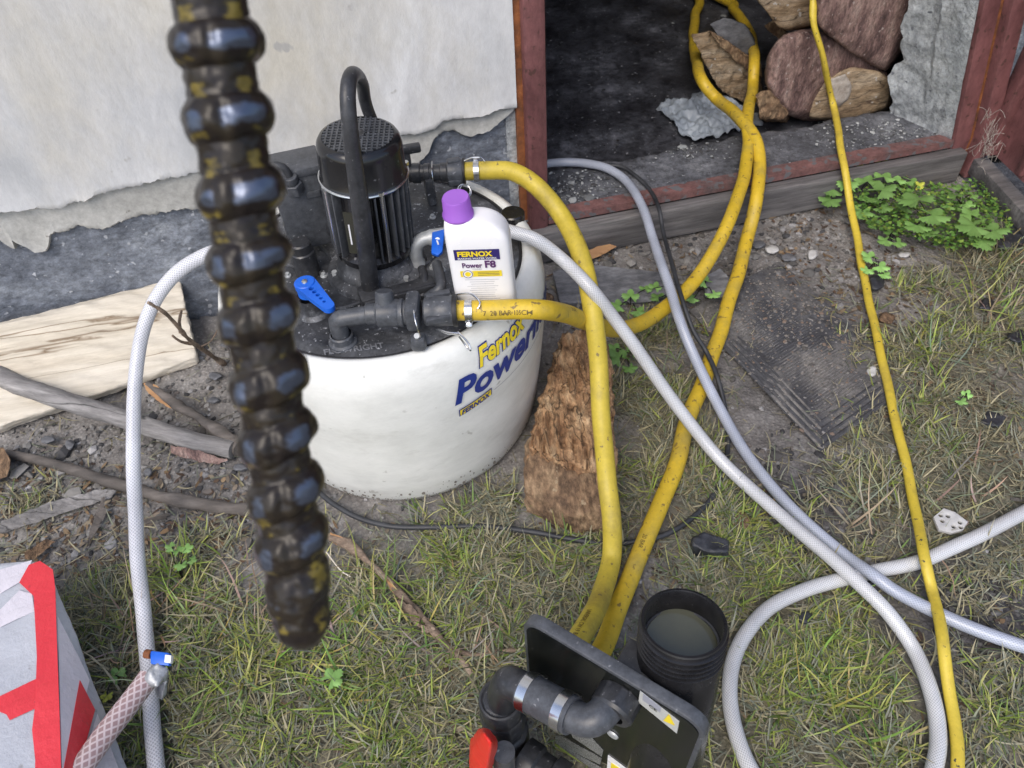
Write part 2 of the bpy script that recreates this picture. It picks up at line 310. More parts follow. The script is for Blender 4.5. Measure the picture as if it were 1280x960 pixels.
def catmull(P, step=.006):
    P = [Vector(p) for p in P]; Q = [P[0] * 2 - P[1]] + P + [P[-1] * 2 - P[-2]]; out = []
    for i in range(1, len(Q) - 2):
        a, b, c, d = Q[i - 1], Q[i], Q[i + 1], Q[i + 2]
        k = max(2, int((c - b).length / step))
        for j in range(k):
            t = j / k
            out.append(.5 * ((2 * b) + (c - a) * t + (2 * a - 5 * b + 4 * c - d) * t * t + (3 * b - a - 3 * c + d) * t ** 3))
    out.append(P[-1]); return out
def wob(path, amp=.0016, f=11, seed=0):
    n = len(path); o = []
    for i, p in enumerate(path):
        k = min(1, i / 12, (n - 1 - i) / 12); q = p * f + Vector((seed, seed * 2.3, 0))
        o.append(p + Vector((noise.noise(q), noise.noise(q + Vector((7, 0, 0))), .3 * noise.noise(q + Vector((0, 7, 0))))) * (amp * k))
    return o
def frames(path):
    T = [(path[min(i + 1, len(path) - 1)] - path[max(i - 1, 0)]).normalized() for i in range(len(path))]
    up = Vector((0, 0, 1))
    N = []
    n = (up - T[0] * up.dot(T[0]));
    n = n.normalized() if n.length > .05 else frame(T[0])[0]
    for t in T:
        n = (n - t * n.dot(t)).normalized(); N.append(n)
    return T, N
def tube(path, r, n=16, caps=True, flat=1.0, up_bias=True):
    T, N = frames(path); vs, fs, uv = [], [], []; L = 0; Ls = []
    for i, p in enumerate(path):
        if i: L += (p - path[i - 1]).length
        Ls.append(L); nn = N[i]
        if up_bias:      # keep the section's "top" upwards where the run is not vertical
            u = Vector((0, 0, 1)); u = u - T[i] * u.dot(T[i])
            if u.length > .35: nn = u.normalized()
        b = T[i].cross(nn); rr = r(i / (len(path) - 1)) if callable(r) else r
        for k in range(n):
            a = 2 * PI * k / n; vs.append(p + nn * (rr * flat * math.cos(a)) + b * (rr / flat ** .5 * math.sin(a)))
    for i in range(len(path) - 1):
        for k in range(n):
            j = (k + 1) % n; fs.append((i * n + k, i * n + j, (i + 1) * n + j, (i + 1) * n + k))
            uv += [(k / n, Ls[i]), ((k + 1) / n, Ls[i]), ((k + 1) / n, Ls[i + 1]), (k / n, Ls[i + 1])]
    if caps:
        fs.append(tuple(range(n - 1, -1, -1))); uv += [(0, 0)] * n
        fs.append(tuple((len(path) - 1) * n + k for k in range(n))); uv += [(0, 0)] * n
    return vs, fs, uv
def ring(c, axis, R, r, n=32, m=8, a0=0, a1=2 * PI):
    x, y, z = frame(axis); c = Vector(c)
    full = abs(a1 - a0 - 2 * PI) < 1e-6; vs, fs = [], []; k = n if full else n + 1
    for i in range(k):
        a = a0 + (a1 - a0) * i / n; d = x * math.cos(a) + y * math.sin(a)
        for j in range(m):
            b = 2 * PI * j / m; vs.append(c + d * (R + r * math.cos(b)) + z * (r * math.sin(b)))
    for i in range(n):
        i2 = (i + 1) % k
        for j in range(m):
            j2 = (j + 1) % m; fs.append((i * m + j, i2 * m + j, i2 * m + j2, i * m + j2))
    return vs, fs
def band_ring(c, axis, R, wd, th=.0012, n=36):
    return lathe([(R, -wd / 2), (R + th, -wd / 2), (R + th, wd / 2), (R, wd / 2)], c, axis, n)
def prism(poly, n, th):          # planar polygon extruded by th against n (front face stays put)
    poly = [Vector(p) for p in poly]; n = Vector(n).normalized(); k = len(poly)
    vs = poly + [p - n * th for p in poly]
    fs = [tuple(range(k)), tuple(range(2 * k - 1, k - 1, -1))] + [(i, i + k, (i + 1) % k + k, (i + 1) % k) for i in range(k)]
    return vs, fs
def fixn(o):
    bm = bmesh.new(); bm.from_mesh(o.data); bmesh.ops.recalc_face_normals(bm, faces=bm.faces); bm.to_mesh(o.data); bm.free(); return o
def chunk(name, pts, m, parent=None, sub=.02, amp=.006, ns=18, seed=0, stretch=(1, 1, 1), smooth=True, ridge=0, sm=1, rd=0):
    bm = bmesh.new()
    for p in pts: bm.verts.new(p)
    bmesh.ops.convex_hull(bm, input=bm.verts)
    for v in [v for v in bm.verts if not v.link_faces]: bm.verts.remove(v)
    if rd:
        for _ in range(3):
            es = [e for e in bm.edges if e.calc_length() > sub * 3.5]
            if es: bmesh.ops.subdivide_edges(bm, edges=es, cuts=1); bmesh.ops.triangulate(bm, faces=[f for f in bm.faces if len(f.verts) > 3])
        for _ in range(rd): bmesh.ops.smooth_vert(bm, verts=bm.verts, factor=.5, use_axis_x=True, use_axis_y=True, use_axis_z=True)
    for _ in range(7):
        es = [e for e in bm.edges if e.calc_length() > sub]
        if not es or len(bm.verts) > 14000: break
        bmesh.ops.subdivide_edges(bm, edges=es, cuts=1, use_grid_fill=False)
        bmesh.ops.triangulate(bm, faces=[f for f in bm.faces if len(f.verts) > 3])
    for _ in range(sm): bmesh.ops.smooth_vert(bm, verts=bm.verts, factor=.5, use_axis_x=True, use_axis_y=True, use_axis_z=True)
    bm.normal_update()
    off = Vector((seed * 3.7, seed * 1.3, seed * 7.1)); st = Vector(stretch)
    mv = []
    for v in bm.verts:
        q = Vector((v.co.x * st.x, v.co.y * st.y, v.co.z * st.z)) * ns + off
        d = noise.fractal(q, 1.0, 2.1, 4)
        if ridge: d = d - ridge * abs(noise.noise(q * 1.7))
        mv.append(v.co + v.normal * (amp * d))
    for v, c in zip(bm.verts, mv): v.co = c
    me = [[v.co.copy() for v in bm.verts], []]
    bm.verts.index_update(); me[1] = [tuple(v.index for v in f.verts) for f in bm.faces]; bm.free()
    return mk(name, me, m, parent, smooth, sharp=55)
def text(s, size, o, x, y, m, name='lettering', parent=None, bold=.0, shear=0, sx=1.0, depth=.0006, track=1.0, mapf=None, align='LEFT'):
    cu = bpy.data.curves.new('t', 'FONT'); cu.body = s; cu.size = size; cu.offset = bold; cu.shear = shear
    cu.space_character = track; cu.align_x = align; cu.resolution_u = 3
    to = bpy.data.objects.new('t', cu); COL.objects.link(to)
    me = bpy.data.meshes.new_from_object(to.evaluated_get(bpy.context.evaluated_depsgraph_get()))
    bm = bmesh.new(); bm.from_mesh(me)
    if mapf:
        for _ in range(3):
            es = [e for e in bm.edges if e.calc_length() > size * .3]
            if not es: break
            bmesh.ops.subdivide_edges(bm, edges=es, cuts=1)
            bmesh.ops.triangulate(bm, faces=[f for f in bm.faces if len(f.verts) > 3])
    vs = [v.co.copy() for v in bm.verts]; bm.verts.index_update(); fs = [tuple(v.index for v in f.verts) for f in bm.faces]; bm.free()
    bpy.data.objects.remove(to); bpy.data.curves.remove(cu); bpy.data.meshes.remove(me)
    if mapf: W_ = [mapf(v.x * sx, v.y) for v in vs]
    else:
        x, y = Vector(x).normalized(), Vector(y).normalized(); z = x.cross(y); W_ = [Vector(o) + x * (v.x * sx) + y * v.y + z * depth for v in vs]
    return mk(name, (W_, fs), m, parent, smooth=False)
def text_on_tube(s, size, path, r, s0, ang, m, parent, rev=False, bold=0, sx=1.1, flat=1.0):
    T, N = frames(path); Ls = [0]
    for i in range(1, len(path)): Ls.append(Ls[-1] + (path[i] - path[i - 1]).length)
    def f(u, v):
        L = s0 - u if rev else s0 + u; i = int(np.searchsorted(Ls, L)) - 1; i = max(0, min(len(path) - 2, i))
        t = (L - Ls[i]) / (Ls[i + 1] - Ls[i]); p = path[i].lerp(path[i + 1], t); nn = N[i]
        q = Vector((0, 0, 1)); q = q - T[i] * q.dot(T[i])
        if q.length > .35: nn = q.normalized()
        b = T[i].cross(nn); a = ang - (v - size * .35) / r * (-1 if rev else 1)
        return p + (nn * math.cos(a) + b * math.sin(a)) * (r + .0005)
    return text(s, size, None, None, None, m, parent=parent, bold=bold, sx=sx, mapf=f)

# ------------------------------------------------------------------ GROUND
blobs = [  # px, py, radius m, grass density, greenness
    (130, 800, .09, .8, .25), (230, 760, .07, .7, .5), (110, 760, .06, .6, .2), (230, 850, .10, 1.0, .7), (330, 880, .10, 1.1, .7), (190, 930, .09, .9, .5), (480, 760, .07, .7, .5), (420, 870, .10, 1.1, .8),
    (530, 900, .10, 1.1, .7), (560, 700, .06, .7, .65), (470, 680, .05, .3, .3), (620, 710, .05, .6, .4), (570, 820, .08, .9, .45), (640, 720, .07, .8, .3), (690, 740, .05, .8, .5), (300, 960, .1, 1.1, .6),
    (800, 600, .07, .9, .35), (800, 500, .07, 1.0, .3), (810, 420, .05, .8, .5), (860, 560, .05, .8, .3), (870, 650, .06, .8, .6), (940, 650, .06, .7, .7), (930, 720, .06, .8, .45), (950, 780, .06, .6, .4),
    (1000, 800, .07, .8, .6), (1040, 860, .09, 1.1, .7), (980, 900, .08, 1.0, .65), (1090, 920, .08, 1.0, .65), (1090, 640, .08, .8, .35), (1050, 740, .05, .7, .6), (1180, 600, .10, .8, .2), (1150, 450, .08, .7, .45),
    (1240, 420, .09, .8, .4), (1250, 330, .08, .8, .35), (1220, 500, .1, .8, .25), (1180, 540, .1, .8, .25), (1250, 620, .1, .7, .2), (1210, 690, .06, .4, .2), (1120, 800, .05, .5, .5), (1230, 920, .08, .6, .5),
    (1260, 850, .06, .3, .4), (750, 680, .05, .7, .35), (720, 760, .05, .9, .6), (900, 960, .1, 1.0, .6), (760, 960, .1, 1, .6), (600, 640, .05, .55, .15), (1130, 720, .05, .4, .3), (1100, 520, .05, .3, .3),
    (1120, 560, .06, .5, .3), (1160, 350, .05, .4, .4), (400, 960, .1, 1, .7), (500, 980, .1, 1, .7), (250, 690, .04, .25, .4), (850, 480, .04, .6, .4), (40, 640, .05, .35, .1), (1100, 440, .05, .3, .3)]
BL = [(G(a, b).x, G(a, b).y, c, d, e) for a, b, c, d, e in blobs]
def gmask(x, y):
    d = g = 0.0
    for bx, by, r, k, gr in BL:
        q = math.exp(-((x - bx) ** 2 + (y - by) ** 2) / (r * r)) * k; d += q; g += q * gr
    return min(1.2, d), (g / d if d > 1e-4 else .2)
DARK = [(G(a, b).x, G(a, b).y, r, k) for a, b, r, k in [(1010, 450, .16, 1), (960, 380, .15, .8), (1000, 620, .10, 1.0), (1000, 690, .06, .7), (230, 650, .1, .35), (300, 600, .1, .3), (1220, 790, .12, .8), (1260, 760, .1, .6),
    (720, 350, .1, .6), (860, 290, .12, .4), (560, 665, .07, .4), (160, 720, .12, .35), (880, 590, .06, .5), (200, 560, .06, .4)]]
def dmask(x, y):
    return min(1, sum(k * math.exp(-((x - a) ** 2 + (y - b) ** 2) / (r * r)) for a, b, r, k in DARK))
def gh(x, y):
    v = Vector((x, y, 0))
    h = .010 * noise.noise(v * 3.1) + .006 * noise.noise(v * 11 + Vector((5, 0, 0))) + .0045 * noise.noise(v * 34) + .0028 * noise.noise(v * 85 + Vector((0, 9, 0)))
    return h - .004
def axis_pts(a, b, c, d, fine):
    inner = np.arange(b, c + fine / 2, fine)
    lo = b - np.geomspace(.03, b - a, 14)[::-1]; hi = c + np.geomspace(.03, d - c, 14)
    return np.concatenate([lo, inner, hi])
xs = axis_pts(-60, -1.35, 1.35, 60, .0075); ys = axis_pts(-60, .15, 1.80, 60, .0075)
gv, gf, gt = [], [], []
nx, ny = len(xs), len(ys)
for j, y in enumerate(ys):
    for i, x in enumerate(xs):
        inn = -1.4 < x < 1.4 and .1 < y < 1.85
        s_, t_ = wst(Vector((x, y, 0)))
        z = gh(x, y) if inn else -.004
        if t_ > .02: z = -.12
        gv.append((x, y, z))
        if inn:
            d, g = gmask(x, y); k = dmask(x, y)
        else: d, g, k = .6, .5, 0
        gt.append((min(1, d), g, k))
for j in range(ny - 1):
    for i in range(nx - 1):
        a = j * nx + i; gf.append((a, a + 1, a + nx + 1, a + nx))
def ground_mat():
    m, nt, ns, ls, b = _nodes('soil')
    tc = ns.new('ShaderNodeTexCoord'); co = tc.outputs['Object']
    def nz(sc, det=8, rough=.65):
        n = ns.new('ShaderNodeTexNoise'); n.inputs['Scale'].default_value = sc; n.inputs['Detail'].default_value = det; n.inputs['Roughness'].default_value = rough
        ls.new(co, n.inputs['Vector']); return n
    n1 = nz(22, 12, .72); soil = ramp(ns, [(.26, (.098, .091, .086)), (.42, (.20, .188, .179)), (.56, (.285, .272, .26)), (.72, (.42, .405, .39))]); ls.new(n1.outputs['Fac'], soil.inputs[0])
    n2 = nz(60, 8); that = ramp(ns, [(.3, (.075, .07, .05)), (.5, (.155, .145, .105)), (.72, (.27, .25, .19))]); ls.new(n2.outputs['Fac'], that.inputs[0])
    n4 = nz(35, 9); dk = ramp(ns, [(.3, (.045, .044, .048)), (.55, (.10, .096, .10)), (.75, (.20, .192, .19))]); ls.new(n4.outputs['Fac'], dk.inputs[0])
    at = ns.new('ShaderNodeAttribute'); at.attribute_name = 'tint'; sp = ns.new('ShaderNodeSeparateColor'); ls.new(at.outputs['Color'], sp.inputs[0])
    m1 = ns.new('ShaderNodeMix'); m1.data_type = 'RGBA'; ls.new(sp.outputs[0], m1.inputs[0]); ls.new(soil.outputs[0], m1.inputs[6]); ls.new(that.outputs[0], m1.inputs[7])
    m2 = ns.new('ShaderNodeMix'); m2.data_type = 'RGBA'; ls.new(sp.outputs[2], m2.inputs[0]); ls.new(m1.outputs[2], m2.inputs[6]); ls.new(dk.outputs[0], m2.inputs[7])
    v = ns.new('ShaderNodeTexVoronoi'); v.inputs['Scale'].default_value = 150; ls.new(co, v.inputs['Vector'])
    r = ramp(ns, [(.0, (1.3, 1.3, 1.3)), (.5, (.75, .75, .75))]); ls.new(v.outputs['Distance'], r.inputs[0])
    m3 = ns.new('ShaderNodeMix'); m3.data_type = 'RGBA'; m3.blend_type = 'MULTIPLY'; m3.inputs[0].default_value = .8; ls.new(m2.outputs[2], m3.inputs[6]); ls.new(r.outputs[0], m3.inputs[7])
    ls.new(m3.outputs[2], b.inputs['Base Color']); b.inputs['Roughness'].default_value = .92; b.inputs['Specular IOR Level'].default_value = .25
    bp = ns.new('ShaderNodeBump'); bp.inputs['Strength'].default_value = .9; bp.inputs['Distance'].default_value = .006
    ad = ns.new('ShaderNodeMath'); ad.operation = 'SUBTRACT'; ls.new(n1.outputs['Fac'], ad.inputs[0])
    mm = ns.new('ShaderNodeMath'); mm.operation = 'MULTIPLY'; mm.inputs[1].default_value = .35; ls.new(v.outputs['Distance'], mm.inputs[0]); ls.new(mm.outputs[0], ad.inputs[1])
    ls.new(ad.outputs[0], bp.inputs['Height']); ls.new(bp.outputs[0], b.inputs['Normal']); return m
M['soil'] = ground_mat()
gr = mk('ground', (gv, gf), 'soil', tint=gt); tag(gr, 'trampled grey-brown soil in front of the house wall', None, None, 'structure')

# ------------------------------------------------------------------ HOUSE: wall, doorway, room
def interp(pts, x):
    return float(np.interp(x, [p[0] for p in pts], [p[1] for p in pts]))
def edge_from_px(px, t):
    o = []
    for a, b in px:
        p = WP(a, b, t); o.append((wst(p)[0], p.z))
    o.sort(); return o
plaster_px = [(0, 267), (60, 262), (110, 250), (135, 240), (165, 236), (200, 228), (245, 217), (300, 208), (345, 202), (400, 190), (505, 169), (535, 164), (557, 154), (579, 147), (598, 147), (614, 141), (646, 136)]
beige_px = [(0, 302), (14, 299), (20, 313), (45, 318), (56, 318), (62, 310), (64, 296), (80, 291), (88, 285), (95, 280), (104, 284), (112, 288), (140, 285), (152, 278), (172, 273), (195, 270), (220, 266), (250, 263), (320, 250), (400, 232), (480, 222), (522, 203), (536, 192),
            (543, 172), (567, 165), (589, 171), (605, 166), (622, 158), (646, 138)]
PE = edge_from_px(plaster_px, 0); BE = edge_from_px(beige_px, .010)
def jag(s, a, k): return a * (noise.noise(Vector((s * k * .6, 1.3, .5))) + .5 * noise.noise(Vector((s * k * 1.7, 4.1, .5))) + .45 * noise.noise(Vector((s * k * 4, 4.1, 2.5))))
def slab(edge, s0, s1, ztop, t, th, jagamp, wav, ds=.006, bottom=None):
    ss = list(np.arange(s0, -1.3, .02)) + list(np.arange(max(s0, -1.3), s1, ds)) + [s1]
    vs, fs = [], []; rows = [0, .004, .012, .03, .06, .1, .16, .25, .4, .6, .9, 1.3, 1.8, 2.4]
    for s in ss:
        zb = (interp(edge, s) if bottom is None else bottom) + (jag(s, jagamp, 60) if bottom is None else 0)
        for k, r in enumerate(rows):
            z = min(ztop, zb + r) if k < len(rows) - 1 else ztop
            tt = t + wav * noise.noise(Vector((s * 5, z * 6, t * 50))) + wav * .5 * noise.noise(Vector((s * 21, z * 21, 3))) - (.006 * max(0, 1 - r / .03) * (noise.noise(Vector((s * 9, 2, 9))) + .35) if bottom is None else 0)
            if k == 0: tt = t + .002
            vs.append(W(s, tt, z))
    n = len(rows)
    for i in range(len(ss) - 1):
        for k in range(n - 1): fs.append((i * n + k, (i + 1) * n + k, (i + 1) * n + k + 1, i * n + k + 1))
    b0 = len(vs)                                       # the broken lower edge has depth
    for i in range(len(ss)): vs.append(vs[i * n] + WN * th)
    for i in range(len(ss) - 1): fs.append((i * n, b0 + i, b0 + i + 1, (i + 1) * n))
    b1 = len(vs)
    for k in range(n): vs.append(vs[(len(ss) - 1) * n + k] + WN * th)
    for k in range(n - 1): fs.append(((len(ss) - 1) * n + k, b1 + k, b1 + k + 1, (len(ss) - 1) * n + k + 1))
    return vs, fs
wall = thing('house_wall', W(-1, 0, 0), 'off-white plastered house wall with broken lower edge above a dark concrete footing', 'wall'); wall['kind'] = 'structure'
mk('plaster_coat', slab(PE, -2.6, -.108, 2.3, 0, .022, .006, .004, ds=.004), 'plaster', wall, sharp=50)
mk('old_render', slab(BE, -2.6, -.112, .6, .012, .016, .007, .003, ds=.004), 'render_beige', wall, sharp=50)
# footing: rough cast face with real relief
vs, fs = [], []; ss = np.arange(-2.6, -.118, .009); zz = np.arange(-.1, .46, .009)
for s in ss:
    for z in zz:
        q = Vector((s, z, 0)); t = .024 - .006 * noise.fractal(q * 14, 1, 2.1, 4) - .003 * noise.noise(q * 55)
        vs.append(W(s, t, z))
nz_ = len(zz)
for i in range(len(ss) - 1):
    for k in range(nz_ - 1): a = i * nz_ + k; fs.append((a, a + nz_, a + nz_ + 1, a + 1))
mk('footing', (vs, fs), 'plinth', wall, sharp=80)
mk('core', box(W(-1.37, .13, 1.1), (2.48, .19, 2.5), (WD, WN, Vector((0, 0, 1)))), 'rough_concrete', wall)
AX = (WD, WN, Vector((0, 0, 1)))
# left jamb: ragged mortar between wall and post
mk('jamb_mortar', slab([(-.13, .0), (-.09, .0)], -.128, -.102, .6, .018, .05, 0, .010, ds=.004, bottom=-.02), 'rough_concrete', wall, sharp=80)

fr = thing('door_frame', W(-.07, 0, 0), 'dark red steel door frame standing round the black doorway', 'door frame')
def post(s0, s1, t0, t1, z0, z1, name, m='red_paint', bev=.008, lean=None):
    g = box(W((s0 + s1) / 2, (t0 + t1) / 2, (z0 + z1) / 2), (s1 - s0, t1 - t0, z1 - z0), AX)
    if lean:
        g = ([v + WD * lean(v.z) for v in g[0]], g[1])
    return mk(name, g, m, fr, bevel=bev)
post(-.094, -.049, -.012, .035, -.02, 2.05, 'post', bev=.012)
mk('rust_strip', box(W(-.101, .016, 1.0), (.014, .02, 2.08), AX), 'rust', fr)
z_top, z_bot = .1, .072
mk('threshold_angle', join(box(W(.45, -.004, .0915), (1.0, .005, .018), AX), box(W(.45, .0135, .0990), (1.0, .029, .003), AX)), 'red_paint_worn', fr)
mk('lintel', box(W(.45, .01, 2.08), (1.15, .06, .06), AX), 'red_paint', fr, bevel=.006)
def leanq(z): return -.075 * min(1, max(0, (z - .1) / .34))
def seg_post(s0, s1, t0, t1, zs, name, m, parent, bev=0):
    gs = []
    vs, fs = [], []
    for z in zs:
        l = leanq(z)
        for (a, b) in ((s0, t0), (s1, t0), (s1, t1), (s0, t1)): vs.append(W(a + l, b, z))
    n = len(zs)
    for i in range(n - 1):
        for k in range(4): j = (k + 1) % 4; fs.append((i * 4 + k, i * 4 + j, (i + 1) * 4 + j, (i + 1) * 4 + k))
    fs.append((3, 2, 1, 0)); fs.append(tuple((n - 1) * 4 + k for k in range(4)))
    return mk(name, (vs, fs), m, parent, bevel=bev)
ZS = [.0, .1, .27, .44, 1.0, 2.05]
seg_post(.944, .985, -.010, .035, ZS, 'post', 'red_paint', fr, .003)
seg_post(.984, .996, -.004, .03, ZS, 'groove', 'rust', fr)
seg_post(.995, 1.035, -.03, .03, ZS, 'post', 'red_paint', fr, .006)
# right reveal: rough pale concrete side of the opening
rv = thing('doorway_reveal', W(1.0, .1, 0), 'rough pale grey concrete side of the doorway beside the stacked firewood', 'wall'); rv['kind'] = 'structure'
vs, fs = [], []
zz = np.concatenate([np.arange(.0, .5, .01), np.arange(.5, 2.1, .1)]); tt = np.arange(0, .21, .008)
for z in zz:
    l = leanq(z) - .004
    for k, t in enumerate(tt):
        q = Vector((t, z, 2)); inset = .005 * noise.fractal(q * 18, 1, 2.1, 4) + .003 * noise.noise(q * 70)
        edge = .02 * max(0, noise.noise(Vector((0, z * 9, 0))) + .3) * (t / .2) ** 3
        tq = t * (.80 + .12 * noise.noise(Vector((1, z * 12, 0))) + .10 * noise.noise(Vector((4, z * 40, 0)))) if t > .0 else t
        vs.append(W(.944 + l * (1 if t < .1 else .8) - t * .27 - inset * (1 if t > .01 else .2) - edge + (.06 if k == len(tt) - 1 else 0), tq if k < len(tt) - 1 else tq + .01, z))
n = len(tt)
for i in range(len(zz) - 1):
    for k in range(n - 1): a = i * n + k; fs.append((a, a + n, a + n + 1, a + 1))
mk('rough_face', (vs, fs), 'rough_concrete', rv, sharp=80)
mk('core', box(W(1.19, .13, 1.05), (.44, .18, 2.1), AX), 'rough_concrete', rv)
# threshold
vs, fs = [], []; ss = np.arange(-.10, 1.0, .01)
tk = [0.028, .05, .08, .11, .14, .16]
for s in ss:
    back = .178 + .02 * noise.noise(Vector((s * 7, 0, 0))) + .012 * noise.noise(Vector((s * 31, 2, 0)))
    row = [W(s, t, .0985 + .004 * noise.noise(Vector((s * 24, t * 24, 0))) + .002 * noise.noise(Vector((s * 80, t * 80, 0)))) for t in tk]
    row += [W(s, back - .008, .0975), W(s, back + .004, .085), W(s, back + .012, .02), W(s, back + .012, -.05)]
    row = [W(s, .0, .0955)] + row; vs += row; n = len(row)
for i in range(len(ss) - 1):
    for k in range(n - 1): a = i * n + k; fs.append((a, a + 1, a + n + 1, a + n))
th = mk('threshold', (vs, fs), 'sill_concrete', sharp=60); tag(th, 'dusty dark concrete threshold ledge of the doorway', None, None, 'structure')
tb = mk('threshold_board', join(box(W(.44, -.020, .041), (1.06, .03, .078), AX)), 'grey_board', bevel=.003)
tag(tb, 'weathered grey board lying under the red threshold strip', 'board')
# room behind the door
vs, fs = [], []; ss = np.arange(-1.4, 2.6, .035); tq = np.arange(.17, 3.3, .035)
for s in ss:
    for t in tq: vs.append(W(s, t, .020 + .006 * noise.noise(Vector((s * 6, t * 6, 0))) + .006 * noise.noise(Vector((s * 23, t * 23, 0)))))
n = len(tq)
for i in range(len(ss) - 1):
    for k in range(n - 1): a = i * n + k; fs.append((a, a + n, a + n + 1, a + 1))
tag(mk('interior_floor', (vs, fs), 'dark_floor', sharp=80), 'sooty black floor inside the doorway', None, None, 'structure')
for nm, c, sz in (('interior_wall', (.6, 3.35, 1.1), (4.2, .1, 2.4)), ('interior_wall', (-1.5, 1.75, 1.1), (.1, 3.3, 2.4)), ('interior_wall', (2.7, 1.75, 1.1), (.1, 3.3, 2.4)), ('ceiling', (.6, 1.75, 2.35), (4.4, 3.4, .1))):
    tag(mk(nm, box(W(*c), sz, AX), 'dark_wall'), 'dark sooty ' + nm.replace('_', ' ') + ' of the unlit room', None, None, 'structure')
tag(mk('wall_above_door', box(W(1.3, .13, 2.2), (2.82, .19, .2), AX), 'plaster'), 'plastered wall above and right of the doorway', None, None, 'structure')
tag(mk('wall_right', box(W(2.0, .13, 1.05), (1.18, .19, 2.1), AX), 'plaster'), 'plastered wall right of the doorway', None, None, 'structure')

# open door leaf
dl = thing('open_door', W(1.05, -.3, 0), 'dark red sheet steel door leaf standing open at the right', 'door')
pA = G(1247, 198, .07); pB = G(1283, 233, .07); dd = (pB - pA); dd.z = 0; dd.normalize(); dn = Vector((dd.y, -dd.x, 0))
if dn.x > 0: dn = -dn
DAX = (dd, dn, Vector((0, 0, 1)))
mk('panel', box(pA + dd * .36 + Vector((0, 0, .94)) - dn * .004, (.80, .004, 1.88), DAX), 'red_paint', dl)
for q in (.085,):
    mk('rib', box(pA + dd * q + Vector((0, 0, .94)), (.022, .016, 1.86), DAX), 'red_paint', dl, bevel=.004)
mk('stile', box(pA + dd * -.03 + Vector((0, 0, .94)) + dn * .008, (.04, .03, 1.88), DAX), 'red_paint', dl, bevel=.006)
bl = thing('bottom_board', G(1230, 225, 0), 'grey weathered board lying along the foot of the open door', 'board')
b0, b1 = G(1213, 190, .055), G(1300, 285, .055); bd = (b1 - b0).normalized(); bn = Vector((-bd.y, bd.x, 0))
mk('board', box((b0 + b1) / 2 + bd * .12 + bn * .012 - Vector((0, 0, .02)), ((b1 - b0).length + .25, .036, .04), (bd, bn, Vector((0, 0, 1)))), 'grey_board', bl, bevel=.003)
# cobweb threads in the corner
gs = []
for i in range(60):
    p = DP(1236 + random.gauss(0, 6), 172 + random.gauss(0, 17), 1.62 + random.uniform(-.03, .02)); q = p + Vector((random.gauss(0, .012), random.gauss(0, .012), random.gauss(0, .02)))
    m_ = p.lerp(q, .5) + Vector((0, 0, random.gauss(0, .008))); v, f, _ = tube(catmull([p, m_, q], .01), .0004, 4); gs.append((v, f))
tag(mk('cobweb', join(*gs), 'cobweb'), 'dusty cobweb in the corner of the door frame', 'cobweb', None, 'stuff')

# ------------------------------------------------------------------ firewood, rag and rubble in the doorway
def outline(px, t0, t1, back=.9):
    cx = sum(p[0] for p in px) / len(px); cy = sum(p[1] for p in px) / len(px)
    return [WP(x, y, t0) for x, y in px] + [WP(cx + (x - cx) * back + 6, cy + (y - cy) * back + 4, t1) for x, y in px]
t = thing('firewood_log', WP(1035, 140, .28), 'thick reddish log with a yellowish sawn side, lowest of the firewood', 'log', 'firewood stacked in the doorway')
chunk('bark', outline([(953, 100), (956, 68), (975, 42), (1010, 33), (1060, 50), (1104, 78), (1113, 100), (1110, 132), (1062, 150), (1005, 152), (970, 140)], .24, .6), 'bark_red', t, .010, .0022, 60, 1, sm=2, rd=2)
t0_ = t
o = chunk('sawn_face', outline([(1008, 148), (1016, 125), (1032, 98), (1062, 82), (1100, 88), (1113, 100), (1111, 134), (1062, 150)], .213, .30, .95), 'log_end', t, .009, .0018, 60, 2, sm=2, rd=1)
t = thing('firewood_log', WP(1080, 60, .34), 'big dark red-brown log resting on top of the lower log beside the concrete', 'log', 'firewood stacked in the doorway')
chunk('bark', outline([(1019, 34), (1018, -60), (1050, -110), (1120, -110), (1145, -40), (1143, 20), (1128, 62), (1106, 92), (1070, 72)], .205, .6), 'bark_red', t, .011, .0030, 44, 3, (1, 1, .5), ridge=.6, sm=2, rd=1)
t = thing('firewood_log', WP(980, 10, .42), 'pale split log above the round log, its split face forward', 'log', 'firewood stacked in the doorway')
chunk('split_wood', outline([(930, -50), (946, -2), (972, 34), (984, 38), (1016, 32), (1018, -50)], .36, .6), 'log_end', t, .012, .003, 30, 4, (1, 1, .4))
t = thing('firewood_log', WP(965, 30, .5), 'small brown split stick wedged left of the round log', 'log', 'firewood stacked in the doorway')
chunk('split_wood', outline([(955, 32), (966, 25), (985, 42), (975, 50)], .44, .6), 'rotten_bark', t, .01, .003, 40, 5)
t = thing('firewood_log', WP(910, 90, .5), 'broken brown wood chunk with torn bark lying behind the yellow hose', 'log', 'firewood stacked in the doorway')
chunk('wood', outline([(862, 42), (876, 62), (886, 88), (896, 108), (915, 122), (945, 134), (952, 120), (949, 95), (935, 82), (905, 62), (884, 38)], .44, .52), 'log_end', t, .008, .005, 60, 6, (1.5, 1.5, .6), ridge=.8, sm=2)
chunk('bark', outline([(884, 36), (893, 50), (934, 90), (951, 96), (948, 78), (915, 56)], .425, .5), 'rotten_bark', t, .010, .006, 34, 7, ridge=.6)
o = chunk('stone', outline([(886, 30), (905, 21), (932, 30), (944, 56), (936, 70), (905, 57)], .475, .56), 'slate', None, .012, .003, 30, 8)
tag(o, 'flat dark grey stone lying behind the broken wood chunk', 'stone')
t = thing('firewood_log', WP(960, 130, .3), 'dark crumbling bark lump in the gap left of the round log', 'bark', None)
chunk('bark_lump', outline([(945, 118), (960, 112), (985, 140), (980, 150), (950, 148)], .22, .34), 'rotten_bark', t, .008, .006, 50, 9)
